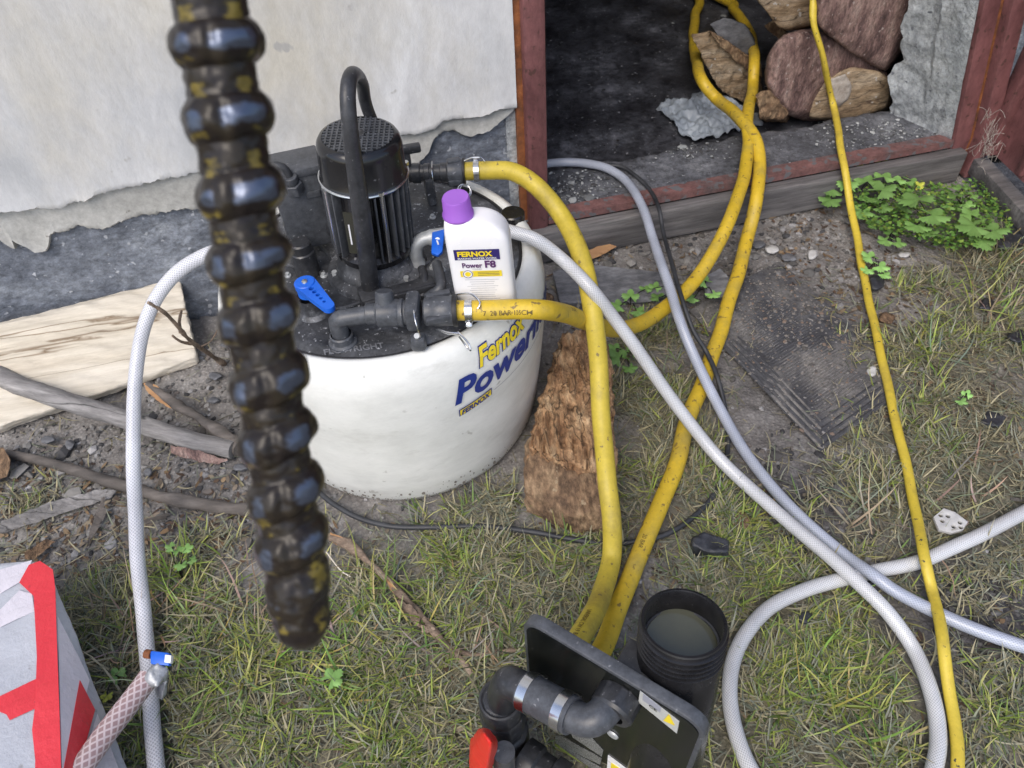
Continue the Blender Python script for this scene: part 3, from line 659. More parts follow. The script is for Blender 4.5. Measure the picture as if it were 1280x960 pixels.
o = chunk('pale_knot', outline([(1034, 100), (1056, 92), (1064, 104), (1060, 124), (1046, 134), (1036, 118)], .205, .24, .9), 'log_knot', t0_, .008, .0018, 70, 10, sm=2)
# rag: crumpled sheet
rag_px = [(820, 131), (835, 122), (862, 126), (866, 114), (880, 112), (900, 122), (925, 130), (948, 142), (955, 155), (930, 158), (905, 166), (870, 175), (850, 166), (838, 148)]
c0 = G(880, 145, .045); vs, fs = [], []
R_ = [G(x, y, .035) for x, y in rag_px]; K = 60; rings = 24
for k in range(rings + 1):
    for i in range(K * 2):
        u = i / (K * 2) * len(R_); a = int(u); p = R_[a % len(R_)].lerp(R_[(a + 1) % len(R_)], u - a); q = c0.lerp(p, k / rings)
        z = .040 + .016 * (1 - (k / rings) ** 2) + .014 * noise.noise(Vector((q.x * 16, q.y * 16, 0))) - .022 * abs(noise.noise(Vector((q.x * 30 + q.y * 20, q.y * 22, 5)))) - .012 * abs(noise.noise(Vector((q.x * 50, q.y * 70, 8)))) + .007 * noise.noise(Vector((q.x * 80, q.y * 60, 5)))
        vs.append(Vector((q.x, q.y, z)))
n = K * 2
for k in range(rings):
    for i in range(n): j = (i + 1) % n; fs.append((k * n + i, k * n + j, (k + 1) * n + j, (k + 1) * n + i))
o = mk('rag', (vs, fs), 'rag', sharp=70); sm = o.modifiers.new('s', 'SOLIDIFY'); sm.thickness = .0015
tag(o, 'crumpled grey-blue rag lying on the ledge under the yellow hoses', 'rag')

# ------------------------------------------------------------------ PEBBLES AND LITTER
ICO = bmesh.new(); bmesh.ops.create_icosphere(ICO, subdivisions=1, radius=1); IV = np.array([v.co[:] for v in ICO.verts]); ICO.verts.index_update(); IF = [tuple(v.index for v in f.verts) for f in ICO.faces]; ICO.free()
def scatter(name, spots, label, m='pebble'):
    V, Fc, T_ = [], [], []
    for (x, y, z, r, col, fl) in spots:
        k = len(V) * 12
        q = np.random.rand(12, 1) * .5 + .7; s = np.array([random.uniform(.7, 1.4), random.uniform(.6, 1.1), random.uniform(.35, .75) * fl]); a = random.uniform(0, PI)
        v = IV * q * s * r; ca, sa = math.cos(a), math.sin(a); v = v @ np.array([[ca, -sa, 0], [sa, ca, 0], [0, 0, 1]]); v += (x, y, z)
        V.append(v); T_.append(np.tile(np.array(col), (12, 1))); Fc += [(i + k, j + k, l + k) for i, j, l in IF]
    o = mk(name, (np.concatenate(V).tolist(), Fc), m, smooth=False, tint=np.concatenate(T_)); tag(o, label, None, None, 'stuff'); return o
def rnd_in(px, n):
    xs_ = [p[0] for p in px]; ys_ = [p[1] for p in px]; out = []
    while len(out) < n:
        x, y = random.uniform(min(xs_), max(xs_)), random.uniform(min(ys_), max(ys_)); c = False; j = len(px) - 1
        for i in range(len(px)):
            if (px[i][1] > y) != (px[j][1] > y) and x < (px[j][0] - px[i][0]) * (y - px[i][1]) / (px[j][1] - px[i][1]) + px[i][0]: c = not c
            j = i
        if c: out.append((x, y))
    return out
GREY = [(.34, .33, .315), (.25, .24, .225), (.2, .195, .19), (.29, .285, .28), (.42, .415, .42), (.14, .134, .13), (.18, .167, .155), (.24, .21, .19), (.07, .07, .075)]
areas = [([(0, 500), (300, 560), (330, 640), (200, 720), (0, 700)], 1300, .0030), ([(180, 440), (300, 420), (320, 620), (180, 560)], 420, .0042), ([(690, 300), (1000, 240), (1060, 300), (900, 380), (720, 400)], 900, .0045),
         ([(900, 300), (1060, 260), (1090, 420), (1000, 480), (900, 440)], 600, .004), ([(60, 640), (420, 640), (400, 740), (60, 740)], 260, .003), ([(940, 560), (1080, 560), (1100, 740), (960, 720)], 450, .0035),
         ([(1160, 720), (1280, 700), (1280, 900), (1200, 880)], 350, .0035), ([(0, 640), (1280, 500), (1280, 960), (0, 960)], 1500, .003), ([(640, 300), (1280, 280), (1280, 560), (700, 600)], 1200, .003), ([(0, 560), (120, 545), (150, 620), (60, 640)], 90, .007)]
sp = []
for px, n, r in areas:
    for x, y in rnd_in(px, n):
        p = G(x, y); s_, t_ = wst(p)
        if t_ > -.02: continue
        rr = r * math.exp(random.gauss(0, .45)); d, g = gmask(p.x, p.y)
        if d > .5 and random.random() < .6: continue
        c = random.choice(GREY); k = random.uniform(.6, 1.0); dk = 1 - .55 * dmask(p.x, p.y)
        sp.append((p.x, p.y, gh(p.x, p.y) + rr * .2, rr, (c[0] * k * dk, c[1] * k * dk, c[2] * k * dk), 1))
scatter('gravel', sp, 'grey gravel and soil crumbs spread over the ground')
sp = []
for i in range(1500):         # mortar crumbs on the ledge and the floor
    if i < 650: x, y, z = random.gauss(722, 28), random.gauss(245, 22), .1
    elif i < 850: x, y, z = random.gauss(862, 22), random.gauss(186, 7), .1
    elif i < 1150: x, y, z = random.uniform(690, 960), random.uniform(5, 190), .03
    elif i < 1300: x, y, z = random.gauss(1130, 22), random.gauss(170, 7), .1
    else: x, y, z = random.uniform(1020, 1130), random.uniform(150, 185), .1
    p = G(x, y, z); s_, t_ = wst(p)
    if z > .05 and not (.03 < t_ < .17 and -.04 < s_ < .93): continue
    if z < .05 and t_ < .2: continue
    r = .0019 * math.exp(random.gauss(0, .55)) * (1 if z > .05 else .7); c = random.choice([(.16, .17, .18), (.3, .32, .33), (.45, .47, .48), (.09, .095, .1), (.06, .06, .065)])
    if z < .05: c = tuple(a * .5 for a in c)
    sp.append((p.x, p.y, z + .001, r, c, .7))
scatter('mortar_crumbs', sp, 'pale mortar crumbs scattered on the threshold and the dark floor')
# chips and leaf litter: thin bent flakes
V, Fc, T_ = [], [], []
def flake(p, L, wd, col, a=None, lift=.003):
    a = random.uniform(0, PI) if a is None else a; d = Vector((math.cos(a), math.sin(a), 0)); e = Vector((-d.y, d.x, 0)); k = len(V)
    b = random.uniform(-.2, .4) * wd
    for u, wv in ((-1, .3), (-.3, 1), (.4, .8), (1, .15)):
        for sgn in (-1, 1): V.append(p + d * (u * L / 2) + e * (sgn * wv * wd / 2) + Vector((0, 0, lift + (b if sgn > 0 else 0) + random.uniform(0, .001)))); T_.append(col)
    for i in range(3): Fc.append((k + 2 * i, k + 2 * i + 1, k + 2 * i + 3, k + 2 * i + 2))
LIT = [(.2, .13, .07), (.13, .08, .05), (.28, .2, .12), (.22, .18, .14), (.09, .06, .045), (.3, .25, .18)]
for px, n in [([(0, 560), (330, 600), (300, 720), (0, 720)], 520), ([(940, 240), (1120, 260), (1160, 560), (1040, 480)], 620), ([(1100, 300), (1280, 300), (1280, 600), (1120, 560)], 350), ([(0, 700), (1280, 560), (1280, 960), (0, 960)], 500),
              ([(640, 290), (900, 300), (880, 420), (700, 420)], 260), ([(660, 600), (900, 560), (900, 740), (640, 740)], 200)]:
    for x, y in rnd_in(px, n):
        p = G(x, y)
        if wst(p)[1] > -.03: continue
        p.z = gh(p.x, p.y); c = random.choice(LIT); k = random.uniform(.5, 1.1); flake(p, random.uniform(.006, .022), random.uniform(.002, .008), tuple(q * k for q in c))
tag(mk('leaf_litter', (V, Fc), 'pebble', tint=T_), 'brown leaf scraps and wood splinters strewn on the soil', None, None, 'stuff')

# ------------------------------------------------------------------ FLUSHING MACHINE
TC = Vector((-.197, .985, 0)); LZ = .345
mc = thing('flushing_machine', TC, 'round white tank of a flushing machine with a black lid, pump motor and carrying handle', 'flushing machine')
prof = [(.0, .0), (.22, .0), (.232, .004), (.239, .02), (.246, .06), (.252, .12), (.257, .18), (.262, .24), (.263, .27), (.2625, .295), (.259, .318), (.254, .333), (.2485, .343), (.241, .349), (.234, .350), (.2285, .347), (.227, .338)]
tank = mk('tank', lathe(prof, TC, n=128, fn=lambda r, h, a: r * (1 + .0025 * math.sin(a * 3 + h * 9))), 'white_tank', mc, sharp=60)
sp = []
for i in range(420):
    a = random.uniform(-PI, .3); z = .004 + abs(random.gauss(0, .022)); r = float(np.interp(z, [.004, .02, .06, .12, .18], [.232, .239, .246, .252, .257])); sp.append((a, z, r, .0011 * math.exp(random.gauss(0, .5))))
V, Fc = [], []
for a, z, r, q in sp:
    k = len(V); ct = Vector((r * math.cos(a), r * math.sin(a), z)) + TC; e = Vector((-math.sin(a), math.cos(a), 0)); nn = Vector((math.cos(a), math.sin(a), 0)); u = Vector((0, 0, 1.3))
    V += [ct + nn * .0012 + e * (q * math.cos(b)) + u * (q * math.sin(b)) for b in (0, 1.05, 2.1, 3.14, 4.2, 5.2)]; Fc.append(tuple(range(k, k + 6)))
o = mk('mud_splashes', (V, Fc), 'mud', tank, smooth=False); o['kind'] = 'stuff'
def prz(z): return float(np.interp(z, [p[1] for p in prof[:14]], [p[0] for p in prof[:14]]))
def tankmap(a0, z0, slope=0, off=.0012):
    def f(u, v):
        z = z0 + v + slope * u; r = prz(z) * 1.0025 + off; a = a0 + u / .262
        return TC + Vector((r * math.cos(a), r * math.sin(a), z))
    return f
RD = math.radians
text('Powerflow', .066, 0, 0, 0, 'ink_blue', mapf=tankmap(RD(-65.5), .249, .06), parent=tank, bold=.0022, shear=.25, sx=.97, track=1.0)
text('Fernox', .043, 0, 0, 0, 'ink_blue', mapf=tankmap(RD(-55), .3005, .05, .0010), parent=tank, bold=.0030, shear=.25, sx=.80)
text('Fernox', .043, 0, 0, 0, 'ink_yellow', mapf=tankmap(RD(-55), .3005, .05, .0018), parent=tank, bold=.0014, shear=.25, sx=.80)
def patch(a0, a1, z0, z1, off, slope=0):
    f = tankmap(a0, 0, 0, off); n = 12; vs, fs = [], []
    for i in range(n + 1):
        u = (a1 - a0) * .262 * i / n; vs += [f(u, z0 + slope * u), f(u, z1 + slope * u)]
    for i in range(n): fs.append((2 * i, 2 * i + 2, 2 * i + 3, 2 * i + 1))
    return vs, fs
mk('logo_border', patch(RD(-64), RD(-51), .2175, .2335, .0012, .18), 'ink_blue', tank)
mk('logo_field', patch(RD(-63.6), RD(-51.4), .219, .232, .0016, .18), 'ink_yellow', tank)
text('FERNOX', .0145, 0, 0, 0, 'ink_blue', mapf=tankmap(RD(-63.2), .2205, .18, .0021), parent=tank, bold=.0006, shear=.2, sx=.88)
mk('small_print', patch(RD(-50), RD(-8), .2345, .2358, .0013, .11), 'ink_grey', tank)
# lid
lp = [(.0, .3435), (.06, .345), (.19, .3445), (.2, .3465), (.214, .3465), (.218, .343), (.2275, .343), (.2278, .336)]
lid = mk('lid', lathe(lp, TC, n=96), 'black_dusty', mc, sharp=50)
mk('lid_gasket', ring(TC + Vector((0, 0, .3435)), (0, 0, 1), .2255, .0028, 96, 8), 'gasket', mc)
text('FLOWRIGHT', .0155, G(405, 444, .3465), G(470, 436, .3465) - G(405, 444, .3465), G(402, 430, .3465) - G(405, 444, .3465), 'slate', 'raised_lettering', lid, bold=.0004, sx=.95, depth=.0006)
def boss(px, py, r, h, name='boss', m='black_dusty', z0=LZ):
    p = G(px, py, z0); return mk(name, lathe([(r + .003, 0), (r, .003), (r, h), (r - .003, h + .002), (0, h + .002)], p, n=32), m, mc)
for (x, y) in ((440, 352), (487, 345), (553, 338), (405, 345), (360, 345), (430, 320), (535, 243), (541, 272), (541, 335)):
    p = G(x, y, LZ); mk('bolt', join(lathe([(.0055, 0), (.0052, .002), (0, .0024)], p, n=20), cyl(p, p + Vector((0, 0, .006)), .0034, n=6)), 'zinc', mc)
# moulded ribs on the lid
for (a, b) in (((355, 330), (455, 350)), ((395, 300), (440, 360)), ((500, 350), (560, 300)), ((480, 345), (530, 320)), ((400, 385), (450, 378))):
    p, q = G(*a, LZ + .002), G(*b, LZ + .002); m_ = p.lerp(q, .5) + Vector((.006, -.006, 0)); v = tube(catmull([p, m_, q], .01), .0026, 8); mk('rib', v, 'black_dusty', lid)
# volute and motor
mb = G(470, 325, .36); mb.z = LZ; axis = Vector((.014, .0, .24)).normalized(); mt = lambda h: mb + axis * h
mk('pump_base', lathe([(.078, 0), (.076, .006), (.062, .010), (.058, .022), (.05, .03), (.048, .038)], mb + Vector((0, 0, 0)), n=48, cap1=True), 'black_dusty', mc)
for k in range(6):
    a = k * PI / 3 + .3; p = mb + Vector((.066 * math.cos(a), .066 * math.sin(a), .008)); mk('bolt', cyl(p, p + Vector((0, 0, .006)), .0045, n=6), 'zinc', mc)
motor = mk('motor', lathe([(.0, .036), (.049, .036), (.057, .04), (.058, .05), (.050, .055), (.0485, .06), (.0485, .166), (.055, .168), (.0, .170)], mb, axis, 48), 'gloss_black', mc)
gs = []; fx, fy, fz = frame(axis)
for k in range(30):
    a = 2 * PI * k / 30; d = fx * math.cos(a) + fy * math.sin(a); e = axis.cross(d)
    if abs(math.atan2(math.sin(a + 2.0), math.cos(a + 2.0))) < .15: continue
    o = mk('fin', box(mt(.112) + d * .054, (.015, .0028, .112), (d, e, axis)), 'grey_plastic', motor, bevel=.0006)
for a in (-2.55, -1.1, .3, 1.8):
    d = Vector((math.cos(a), math.sin(a), 0)); p = mt(.052) + d * .0605; mk('tie_bolt', join(cyl(p, p + axis * .116, .0026, n=10), cyl(p + axis * .114, p + axis * .119, .005, n=6)), 'chrome', mc)
a = -1.78; d = Vector((math.cos(a), math.sin(a), 0)); e = axis.cross(d).normalized()
pl = mk('rating_plate', box(mt(.110) + d * .0622, (.001, .030, .07), (d, e, axis)), 'ink_black', mc)
for hh, ww in ((.142, .006), (.137, .009), (.131, .005), (.086, .011), (.081, .007)):      # print too small to read in the photograph
    mk('small_print', box(mt(hh) + d * .0628 + e * .004, (.0006, ww, .0016), (d, e, axis)), 'ink_white', pl)
mk('small_print', box(mt(.108) + d * .0628 - e * .009, (.0006, .0022, .034), (d, e, axis)), 'ink_white', pl)
# fan cover
cov = mk('fan_cover', lathe([(.0575, .168), (.0618, .165), (.0630, .169), (.0595, .174), (.0585, .212), (.057, .220), (.0535, .2255), (.0485, .2275)], mb, axis, 64), 'gloss_black', mc)
mk('cover_rim', ring(mt(.1685), axis, .0618, .0021, 56, 8), 'chrome', mc)
gs = []; top = mt(.2275)
for i in range(-6, 7):
    off = i * .0070; hw = math.sqrt(max(0, .048 ** 2 - off ** 2))
    if hw < .004: continue
    gs.append(box(top + fx * off, (.0024, hw * 2, .0022), (fx, fy, axis))); gs.append(box(top + fy * off - axis * .0003, (hw * 2, .0024, .0022), (fx, fy, axis)))
mk('grille', join(*gs), 'grey_plastic', cov)
mk('fan', join(*[box(mt(.208) + (fx * math.cos(k * PI / 4) + fy * math.sin(k * PI / 4)) * .02, (.034, .003, .012), (fx * math.cos(k * PI / 4) + fy * math.sin(k * PI / 4), axis.cross(fx * math.cos(k * PI / 4) + fy * math.sin(k * PI / 4)), axis)) for k in range(8)], cyl(mt(.200), mt(.214), .009)), 'grey_plastic', mc)
mk('grille_hub', lathe([(.010, 0), (.009, .002), (0, .0026)], mt(.2275), axis, 24), 'black_plastic', cov)
mk('under_grille', lathe([(0, .19), (.055, .19)], mb, axis, 40), 'gasket', cov)
# terminal box with gland and cable
tb_top = G(378, 187, .50); tb_bot = G(388, 306, .375)
bc = Vector(((tb_top.x + tb_bot.x) / 2 + .000, (tb_top.y + tb_bot.y) / 2, .43))
fwd = Vector((.28, -1, 0)).normalized(); sd_ = Vector((1, .28, 0)).normalized()
tbx = mk('terminal_box', join(box(bc - sd_ * .008, (.072, .056, .130), (sd_, fwd, Vector((0, 0, 1))))), 'grey_plastic', mc, bevel=.006)
mk('terminal_box_lid', box(bc - sd_ * .008 + Vector((0, 0, .068)), (.084, .062, .014), (sd_, fwd, Vector((0, 0, 1)))), 'grey_plastic', mc, bevel=.003)
mk('box_clip', box(bc + fwd * .028 + sd_ * .012 + Vector((0, 0, .03)), (.02, .006, .01), (sd_, fwd, Vector((0, 0, 1)))), 'grey_plastic', mc, bevel=.001)
gp = bc + fwd * .03 + Vector((-.012, -.002, .040)); mk('cable_gland', join(cyl(gp, gp + Vector((0, -.004, .018)), .014, n=6, ch=.001), cyl(gp + Vector((0, -.004, .018)), gp + Vector((0, -.006, .03)), .010, n=20, ch=.001)), 'grey_plastic', mc, bevel=.0008)
mk('motor_cable', tube(catmull([gp + Vector((0, -.004, .02)), gp + Vector((-.006, -.006, .045)), gp + Vector((-.03, -.006, .045)), gp + Vector((-.055, .0, .0)), gp + Vector((-.075, .01, -.07)), gp + Vector((-.08, .03, -.10))], .006), .0058, 12), 'cable', mc)
mk('neck', cyl(bc + Vector((.034, .0, -.04)), mt(.06), .024, .030), 'black_plastic', mc)
mk('neck', cyl(bc + Vector((.034, .0, .02)), mt(.13), .017, .022), 'black_plastic', mc)
fp = G(380, 322, .375); mk('socket', lathe([(.0, -.03), (.0185, -.03), (.0185, .012), (.0165, .014), (.0165, .028), (.014, .03), (0, .03)], fp, n=32), 'black_plastic', mc)
# carry handle
hp = [G(463, 362, .362), YP(455, 290, .874), YP(443, 205, .878), YP(436, 145, .885), YP(435, 112, .900), YP(439, 95, .925), YP(446, 94, .955), YP(453, 106, .985), YP(458, 132, 1.01)]
hb = hp[-1]; hp += [Vector((hb.x + .006, hb.y + .012, .52)), Vector((hb.x + .010, hb.y + .015, .36))]
path = catmull(hp, .008)
def hr(u): return float(np.interp(u, [0, .22, .34, .42, .6, 1], [.0142, .0138, .0115, .0108, .0100, .0100]))
mk('carry_handle', tube(path, lambda u: hr(u) * .92, 20, flat=.92, up_bias=False), 'black_plastic', mc, sharp=60)
h0, h1 = G(452, 376, .362), G(543, 352, .362); hd = (h1 - h0).normalized(); hn = Vector((-hd.y, hd.x, 0))
mk('handle_foot', join(box((h0 + h1) / 2, ((h1 - h0).length, .020, .012), (hd, hn, Vector((0, 0, 1)))), box((h0 + h1) / 2 - hn * .013 - Vector((0, 0, .004)), ((h1 - h0).length * .96, .006, .020), (hd, hn, Vector((0, 0, 1))))), 'black_plastic', mc, bevel=.002)
mk('handle_foot', box(G(463, 370, .358), (.032, .034, .022), (hd, hn, Vector((0, 0, 1)))), 'black_plastic', mc, bevel=.003)
o1, o2 = G(548, 352, .36), G(545, 316, .372); mk('bracket', tube(catmull([G(535, 372, .355), G(551, 358, .372), G(546, 330, .372)], .006), .008, 12), 'grey_plastic', mc)
# front pipe train
zc = .392
e0 = G(428, 424, .352); e1 = Vector((e0.x, e0.y, zc - .012)); p1 = G(436, 396, zc); p2 = G(470, 392, zc); p3 = G(572, 388, zc); ax1 = (p3 - p2).normalized()
mk('elbow', tube(catmull([e0, e1, Vector((e0.x + .004, e0.y, zc - .002)), p1 + Vector((.010, 0, 0)), p2], .004), .0125, 24, up_bias=False), 'grey_plastic', mc, sharp=60)
mk('elbow_collar', lathe([(.021, 0), (.020, .004), (.0165, .006), (.0165, .016), (.0145, .018)], Vector((e0.x, e0.y, LZ)), n=32), 'grey_plastic', mc)
P_ = lambda u: p2 + ax1 * u; TL = (p3 - p2).length
mk('pipe_collar', cyl(P_(-.014), P_(.004), .0150, n=28, ch=.002), 'grey_plastic', mc)
mk('tee_body', lathe([(.0, 0), (.015, 0), (.0195, .004), (.0195, .030), (.0185, .032), (.0195, .034), (.0195, .038), (.017, .040), (.0175, .044), (.0, .044)], P_(.000), ax1, 36), 'grey_plastic', mc)
mk('tee_stem', cyl(P_(.014), P_(.014) + Vector((.001, .012, .03)), .014, .012, n=28, ch=.001), 'grey_plastic', mc)
bx = P_(.052); mk('pipe_clip', join(box(bx + Vector((0, 0, .002)), (.020, .046, .04), (ax1, Vector((-ax1.y, ax1.x, 0)), Vector((0, 0, 1)))), box(bx + Vector((.004, -.030, -.028)), (.022, .022, .022), (ax1, Vector((-ax1.y, ax1.x, 0)), Vector((0, 0, 1))))), 'grey_plastic', mc, bevel=.006)
bp_ = bx + Vector((.004, -.034, -.015)); mk('bolt', cyl(bp_, bp_ + Vector((0, -.002, .004)), .004, n=12), 'zinc', mc)
mk('coupling', lathe([(.0, 0), (.017, 0), (.0195, .002), (.0195, .012), (.021, .014), (.021, .040), (.0195, .042), (0, .042)], P_(TL - .046), ax1, 36), 'grey_plastic', mc)
mk('rubber_ring', lathe([(.0, 0), (.0225, 0), (.023, .003), (.0225, .006), (0, .006)], P_(TL - .006), ax1, 36), 'gasket', mc)
mk('lever_arm', box(P_(TL - .026) + Vector((.0, .018, .014)), (.034, .010, .008), AX), 'grey_plastic', mc, bevel=.002)
mk('lever_arm', box(P_(TL - .026) + Vector((.0, -.021, .004)), (.034, .008, .010), AX), 'grey_plastic', mc, bevel=.002)
mk('spring_wire', tube(catmull([G(518, 375, .41), G(517, 388, .412), G(521, 408, .40), G(527, 425, .37)], .004), .0011, 8), 'chrome', mc)
c_ = G(583, 424, .39); mk('ring_pin', join(tube(catmull([G(546, 411, .385), G(560, 416, .39), G(573, 417, .392)], .004), .0022, 8)[:2], tube(catmull([G(572, 415, .392), G(578, 420, .388), G(586, 430, .378), G(588, 438, .37), G(582, 432, .372), G(574, 421, .385)], .003), .0014, 8)[:2]), 'chrome', mc)
mk('ring_pin', tube(catmull([G(562, 370, .405), G(577, 367, .412), G(590, 368, .414), G(600, 378, .41), G(597, 386, .404)], .004), .0013, 8), 'chrome', mc)
# right valve: zinc elbow, blue lever
v0 = G(522, 330, .352); mk('zinc_elbow', tube(catmull([v0, v0 + Vector((0, 0, .022)), v0 + Vector((.004, .002, .036)), v0 + Vector((.016, .004, .044)), v0 + Vector((.030, .006, .044))], .004), lambda u: .0105 if .08 < u < .9 else .0125, 20, up_bias=False), 'zinc', mc, sharp=60)
vq = v0 + Vector((.030, .006, .044)); mk('ball_valve', cyl(vq, vq + Vector((.022, .003, 0)), .0125, n=8, ch=.001), 'zinc', mc)
b1_ = [G(540, 290, .42), G(556, 286, .42), G(553, 314, .412), G(547, 319, .41), G(539, 316, .41)]
lv = fixn(mk('blue_lever', prism(b1_, (0, -.5, 1), .008), 'blue_plastic', mc, bevel=.0012))
mk('small_print', box(G(547, 303, .4225), (.0022, .010, .0008), AX), 'ink_white', lv)
mk('lever_stem', cyl(vq + Vector((.012, 0, 0)), G(547, 300, .415), .004, n=12), 'chrome', mc)
q0 = G(528, 372, .352); mk('valve_stem', tube(catmull([q0, G(531, 350, .365), G(527, 335, .37)], .004), .0065, 14), 'black_plastic', mc)
# left blue lever with holes
c0, c1 = G(381, 353, .402), G(411, 384, .398); ld = (c1 - c0); ld.z = 0; LL = ld.length; ld.normalize(); ln = Vector((-ld.y, ld.x, 0))
bm = bmesh.new(); outl = []
for k in range(14): a = PI / 2 + PI * k / 13; outl.append((-.0 + .0155 * math.cos(a), .0155 * math.sin(a)))
for k in range(10): a = -PI / 2 + PI * k / 9; outl.append((LL + .0085 * math.cos(a), .0085 * math.sin(a)))
holes = [(.0185 + .0092 * k, .0038 - .0003 * k) for k in range(5)]
vo = [bm.verts.new((x, y, 0)) for x, y in outl]; ed = [bm.edges.new((vo[i], vo[(i + 1) % len(vo)])) for i in range(len(vo))]
for hx, hr_ in holes:
    hv = [bm.verts.new((hx + hr_ * math.cos(2 * PI * k / 14), hr_ * math.sin(2 * PI * k / 14), 0)) for k in range(14)]; ed += [bm.edges.new((hv[i], hv[(i + 1) % 14])) for i in range(14)]
bmesh.ops.triangle_fill(bm, use_beauty=True, use_dissolve=False, edges=ed)
ex = bmesh.ops.extrude_face_region(bm, geom=bm.faces[:]); bmesh.ops.translate(bm, verts=[v for v in ex['geom'] if isinstance(v, bmesh.types.BMVert)], vec=(0, 0, -.008))
bmesh.ops.recalc_face_normals(bm, faces=bm.faces); bm.verts.index_update()
g_ = ([c0 + ld * v.co.x + ln * v.co.y + Vector((0, 0, v.co.z)) for v in bm.verts], [tuple(v.index for v in f.verts) for f in bm.faces]); bm.free()
bl_ = fixn(mk('blue_lever', g_, 'blue_plastic', mc, sharp=30))
mk('lever_hub', cyl(c0 - Vector((0, 0, .022)), c0 + Vector((0, 0, .0015)), .0145, n=28, ch=.001), 'blue_plastic', mc)
mk('lever_screw', join(lathe([(.0046, 0), (.004, .0016), (0, .002)], c0 + Vector((0, 0, .0015)), n=20)), 'chrome', mc)
mk('valve_collar', lathe([(.024, 0), (.022, .004), (.018, .006), (.018, .032)], Vector((c0.x, c0.y, LZ)), n=32), 'black_dusty', mc)
# back outlet
zb = .398; k0 = G(508, 217, zb); k1 = G(585, 214, zb); ax2 = (k1 - k0).normalized(); K_ = lambda u: k0 + ax2 * u; KL = (k1 - k0).length
mk('outlet_pipe', join(cyl(K_(-.03), K_(KL - .030), .0135, n=28), cyl(K_(KL - .046), K_(KL - .034), .0160, n=10, ch=.001), cyl(K_(.010), K_(.024), .0165, n=12, ch=.001), cyl(K_(.030), K_(.040), .0155, n=28, ch=.001)), 'black_plastic', mc)
mk('coupling', lathe([(0, 0), (.018, 0), (.0205, .002), (.0205, .024), (.0195, .026), (0, .026)], K_(KL - .034), ax2, 36), 'grey_plastic', mc)
mk('rubber_ring', lathe([(0, 0), (.0215, 0), (.022, .003), (0, .005)], K_(KL - .008), ax2, 36), 'gasket', mc)
mk('lever_arm', box(K_(KL - .022) + Vector((0, 0, .021)), (.022, .012, .006), AX), 'grey_plastic', mc, bevel=.002)
mk('lever_arm', box(K_(KL - .022) + Vector((0, -.02, -.008)), (.022, .006, .010), AX), 'grey_plastic', mc, bevel=.002)
mk('outlet_clip', box(K_(.036) + Vector((.0, -.006, -.028)), (.016, .03, .05), AX), 'black_dusty', mc, bevel=.005)
mk('spring_wire', tube(catmull([G(540, 202, .415), G(540, 215, .412), G(542, 232, .39), G(545, 245, .36)], .004), .0010, 8), 'chrome', mc)
mk('ring_pin', join(ring(G(580, 238, .385), (.2, -.6, .8), .0105, .0010), ring(G(582, 239, .384), (.5, -.6, .6), .0105, .0010)), 'chrome', mc)
mk('ring_pin', tube(catmull([G(580, 201, .42), G(590, 197, .424), G(601, 197, .424), G(606, 202, .42)], .004), .0012, 8), 'chrome', mc)
sk = G(512, 186, .44); mk('switch_arm', join(box(sk + Vector((.0, 0, 0)), (.036, .014, .014), AX), box(sk + Vector((-.008, .0, -.03)), (.014, .016, .06), AX)), 'black_plastic', mc, bevel=.003)
fc = G(641, 274, LZ); mk('filler_cap', lathe([(.020, 0), (.020, .012), (.018, .014), (0, .013)], fc, n=36), 'gloss_black', mc)

# ------------------------------------------------------------------ BOTTLE on the lid
bb = G(611, 388, LZ + .003); bb.z = LZ + .003
nrm = (CAMP - bb); nrm.z = 0; nrm.normalize(); nrm = (nrm + Vector((-.10, 0, 0))).normalized(); rx = Vector((-nrm.y, nrm.x, 0))
if rx.x < 0: rx = -rx
by_ = -nrm; TILT = Vector((-.035, -.035, 1)).normalized()
bt = thing('chemical_bottle', bb, 'white plastic bottle with purple cap standing on the black lid of the machine', 'bottle')
def Bp(u, v, h): return bb + rx * u + by_ * v + TILT * h
secs = []; BH = .172; hw0 = .0425; hd0 = .025
for h in [0, .002, .006, .02, .06, .1, .135, .145, .152, .158, .163, .167, .170, .172]:
    if h < .006: q = .92 + .08 * (h / .006) ** .5; l, r_, d = -hw0 * q, hw0 * q, hd0 * q
    elif h <= .135: l, r_, d = -hw0, hw0, hd0
    else:
        u = (h - .135) / (.172 - .135); q = math.sqrt(max(0, 1 - u * u)); r_ = hw0 * (.12 + .88 * q); l = -hw0 * (.90 + .10 * q); d = hd0 * (.66 + .34 * q)
    secs.append((h, l, r_, d))
vs, fs = [], []; n = 40
for h, l, r_, d in secs:
    cx, hw = (l + r_) / 2, (r_ - l) / 2
    for i in range(n):
        a = 2 * PI * i / n; c, s = math.cos(a), math.sin(a); e = .38
        vs.append(Bp(cx + hw * math.copysign(abs(c) ** e, c), d * math.copysign(abs(s) ** e, s), h))
for k in range(len(secs) - 1):
    for i in range(n): j = (i + 1) % n; fs.append((k * n + i, k * n + j, (k + 1) * n + j, (k + 1) * n + i))
fs.append(tuple(range(n - 1, -1, -1))); fs.append(tuple((len(secs) - 1) * n + i for i in range(n)))
body = fixn(mk('bottle_body', (vs, fs), 'bottle_white', bt, sharp=50))
cp = Bp(-.0215, 0, .1715)
cap = mk('cap', lathe([(.0195, 0), (.0205, .001), (.0205, .004), (.0185, .006), (.0178, .026), (.0165, .0285), (.0, .0285)], cp, TILT, 90, fn=lambda r, h, a: r * (1 + (.018 * (math.sin(a * 36) > 0) if .005 < h < .025 else 0))), 'purple_plastic', bt, sharp=60)
FO = lambda u, h, off=.0004: Bp(u * 1.06, -hd0 - off, .0225 + (h - .0125) * 1.03)
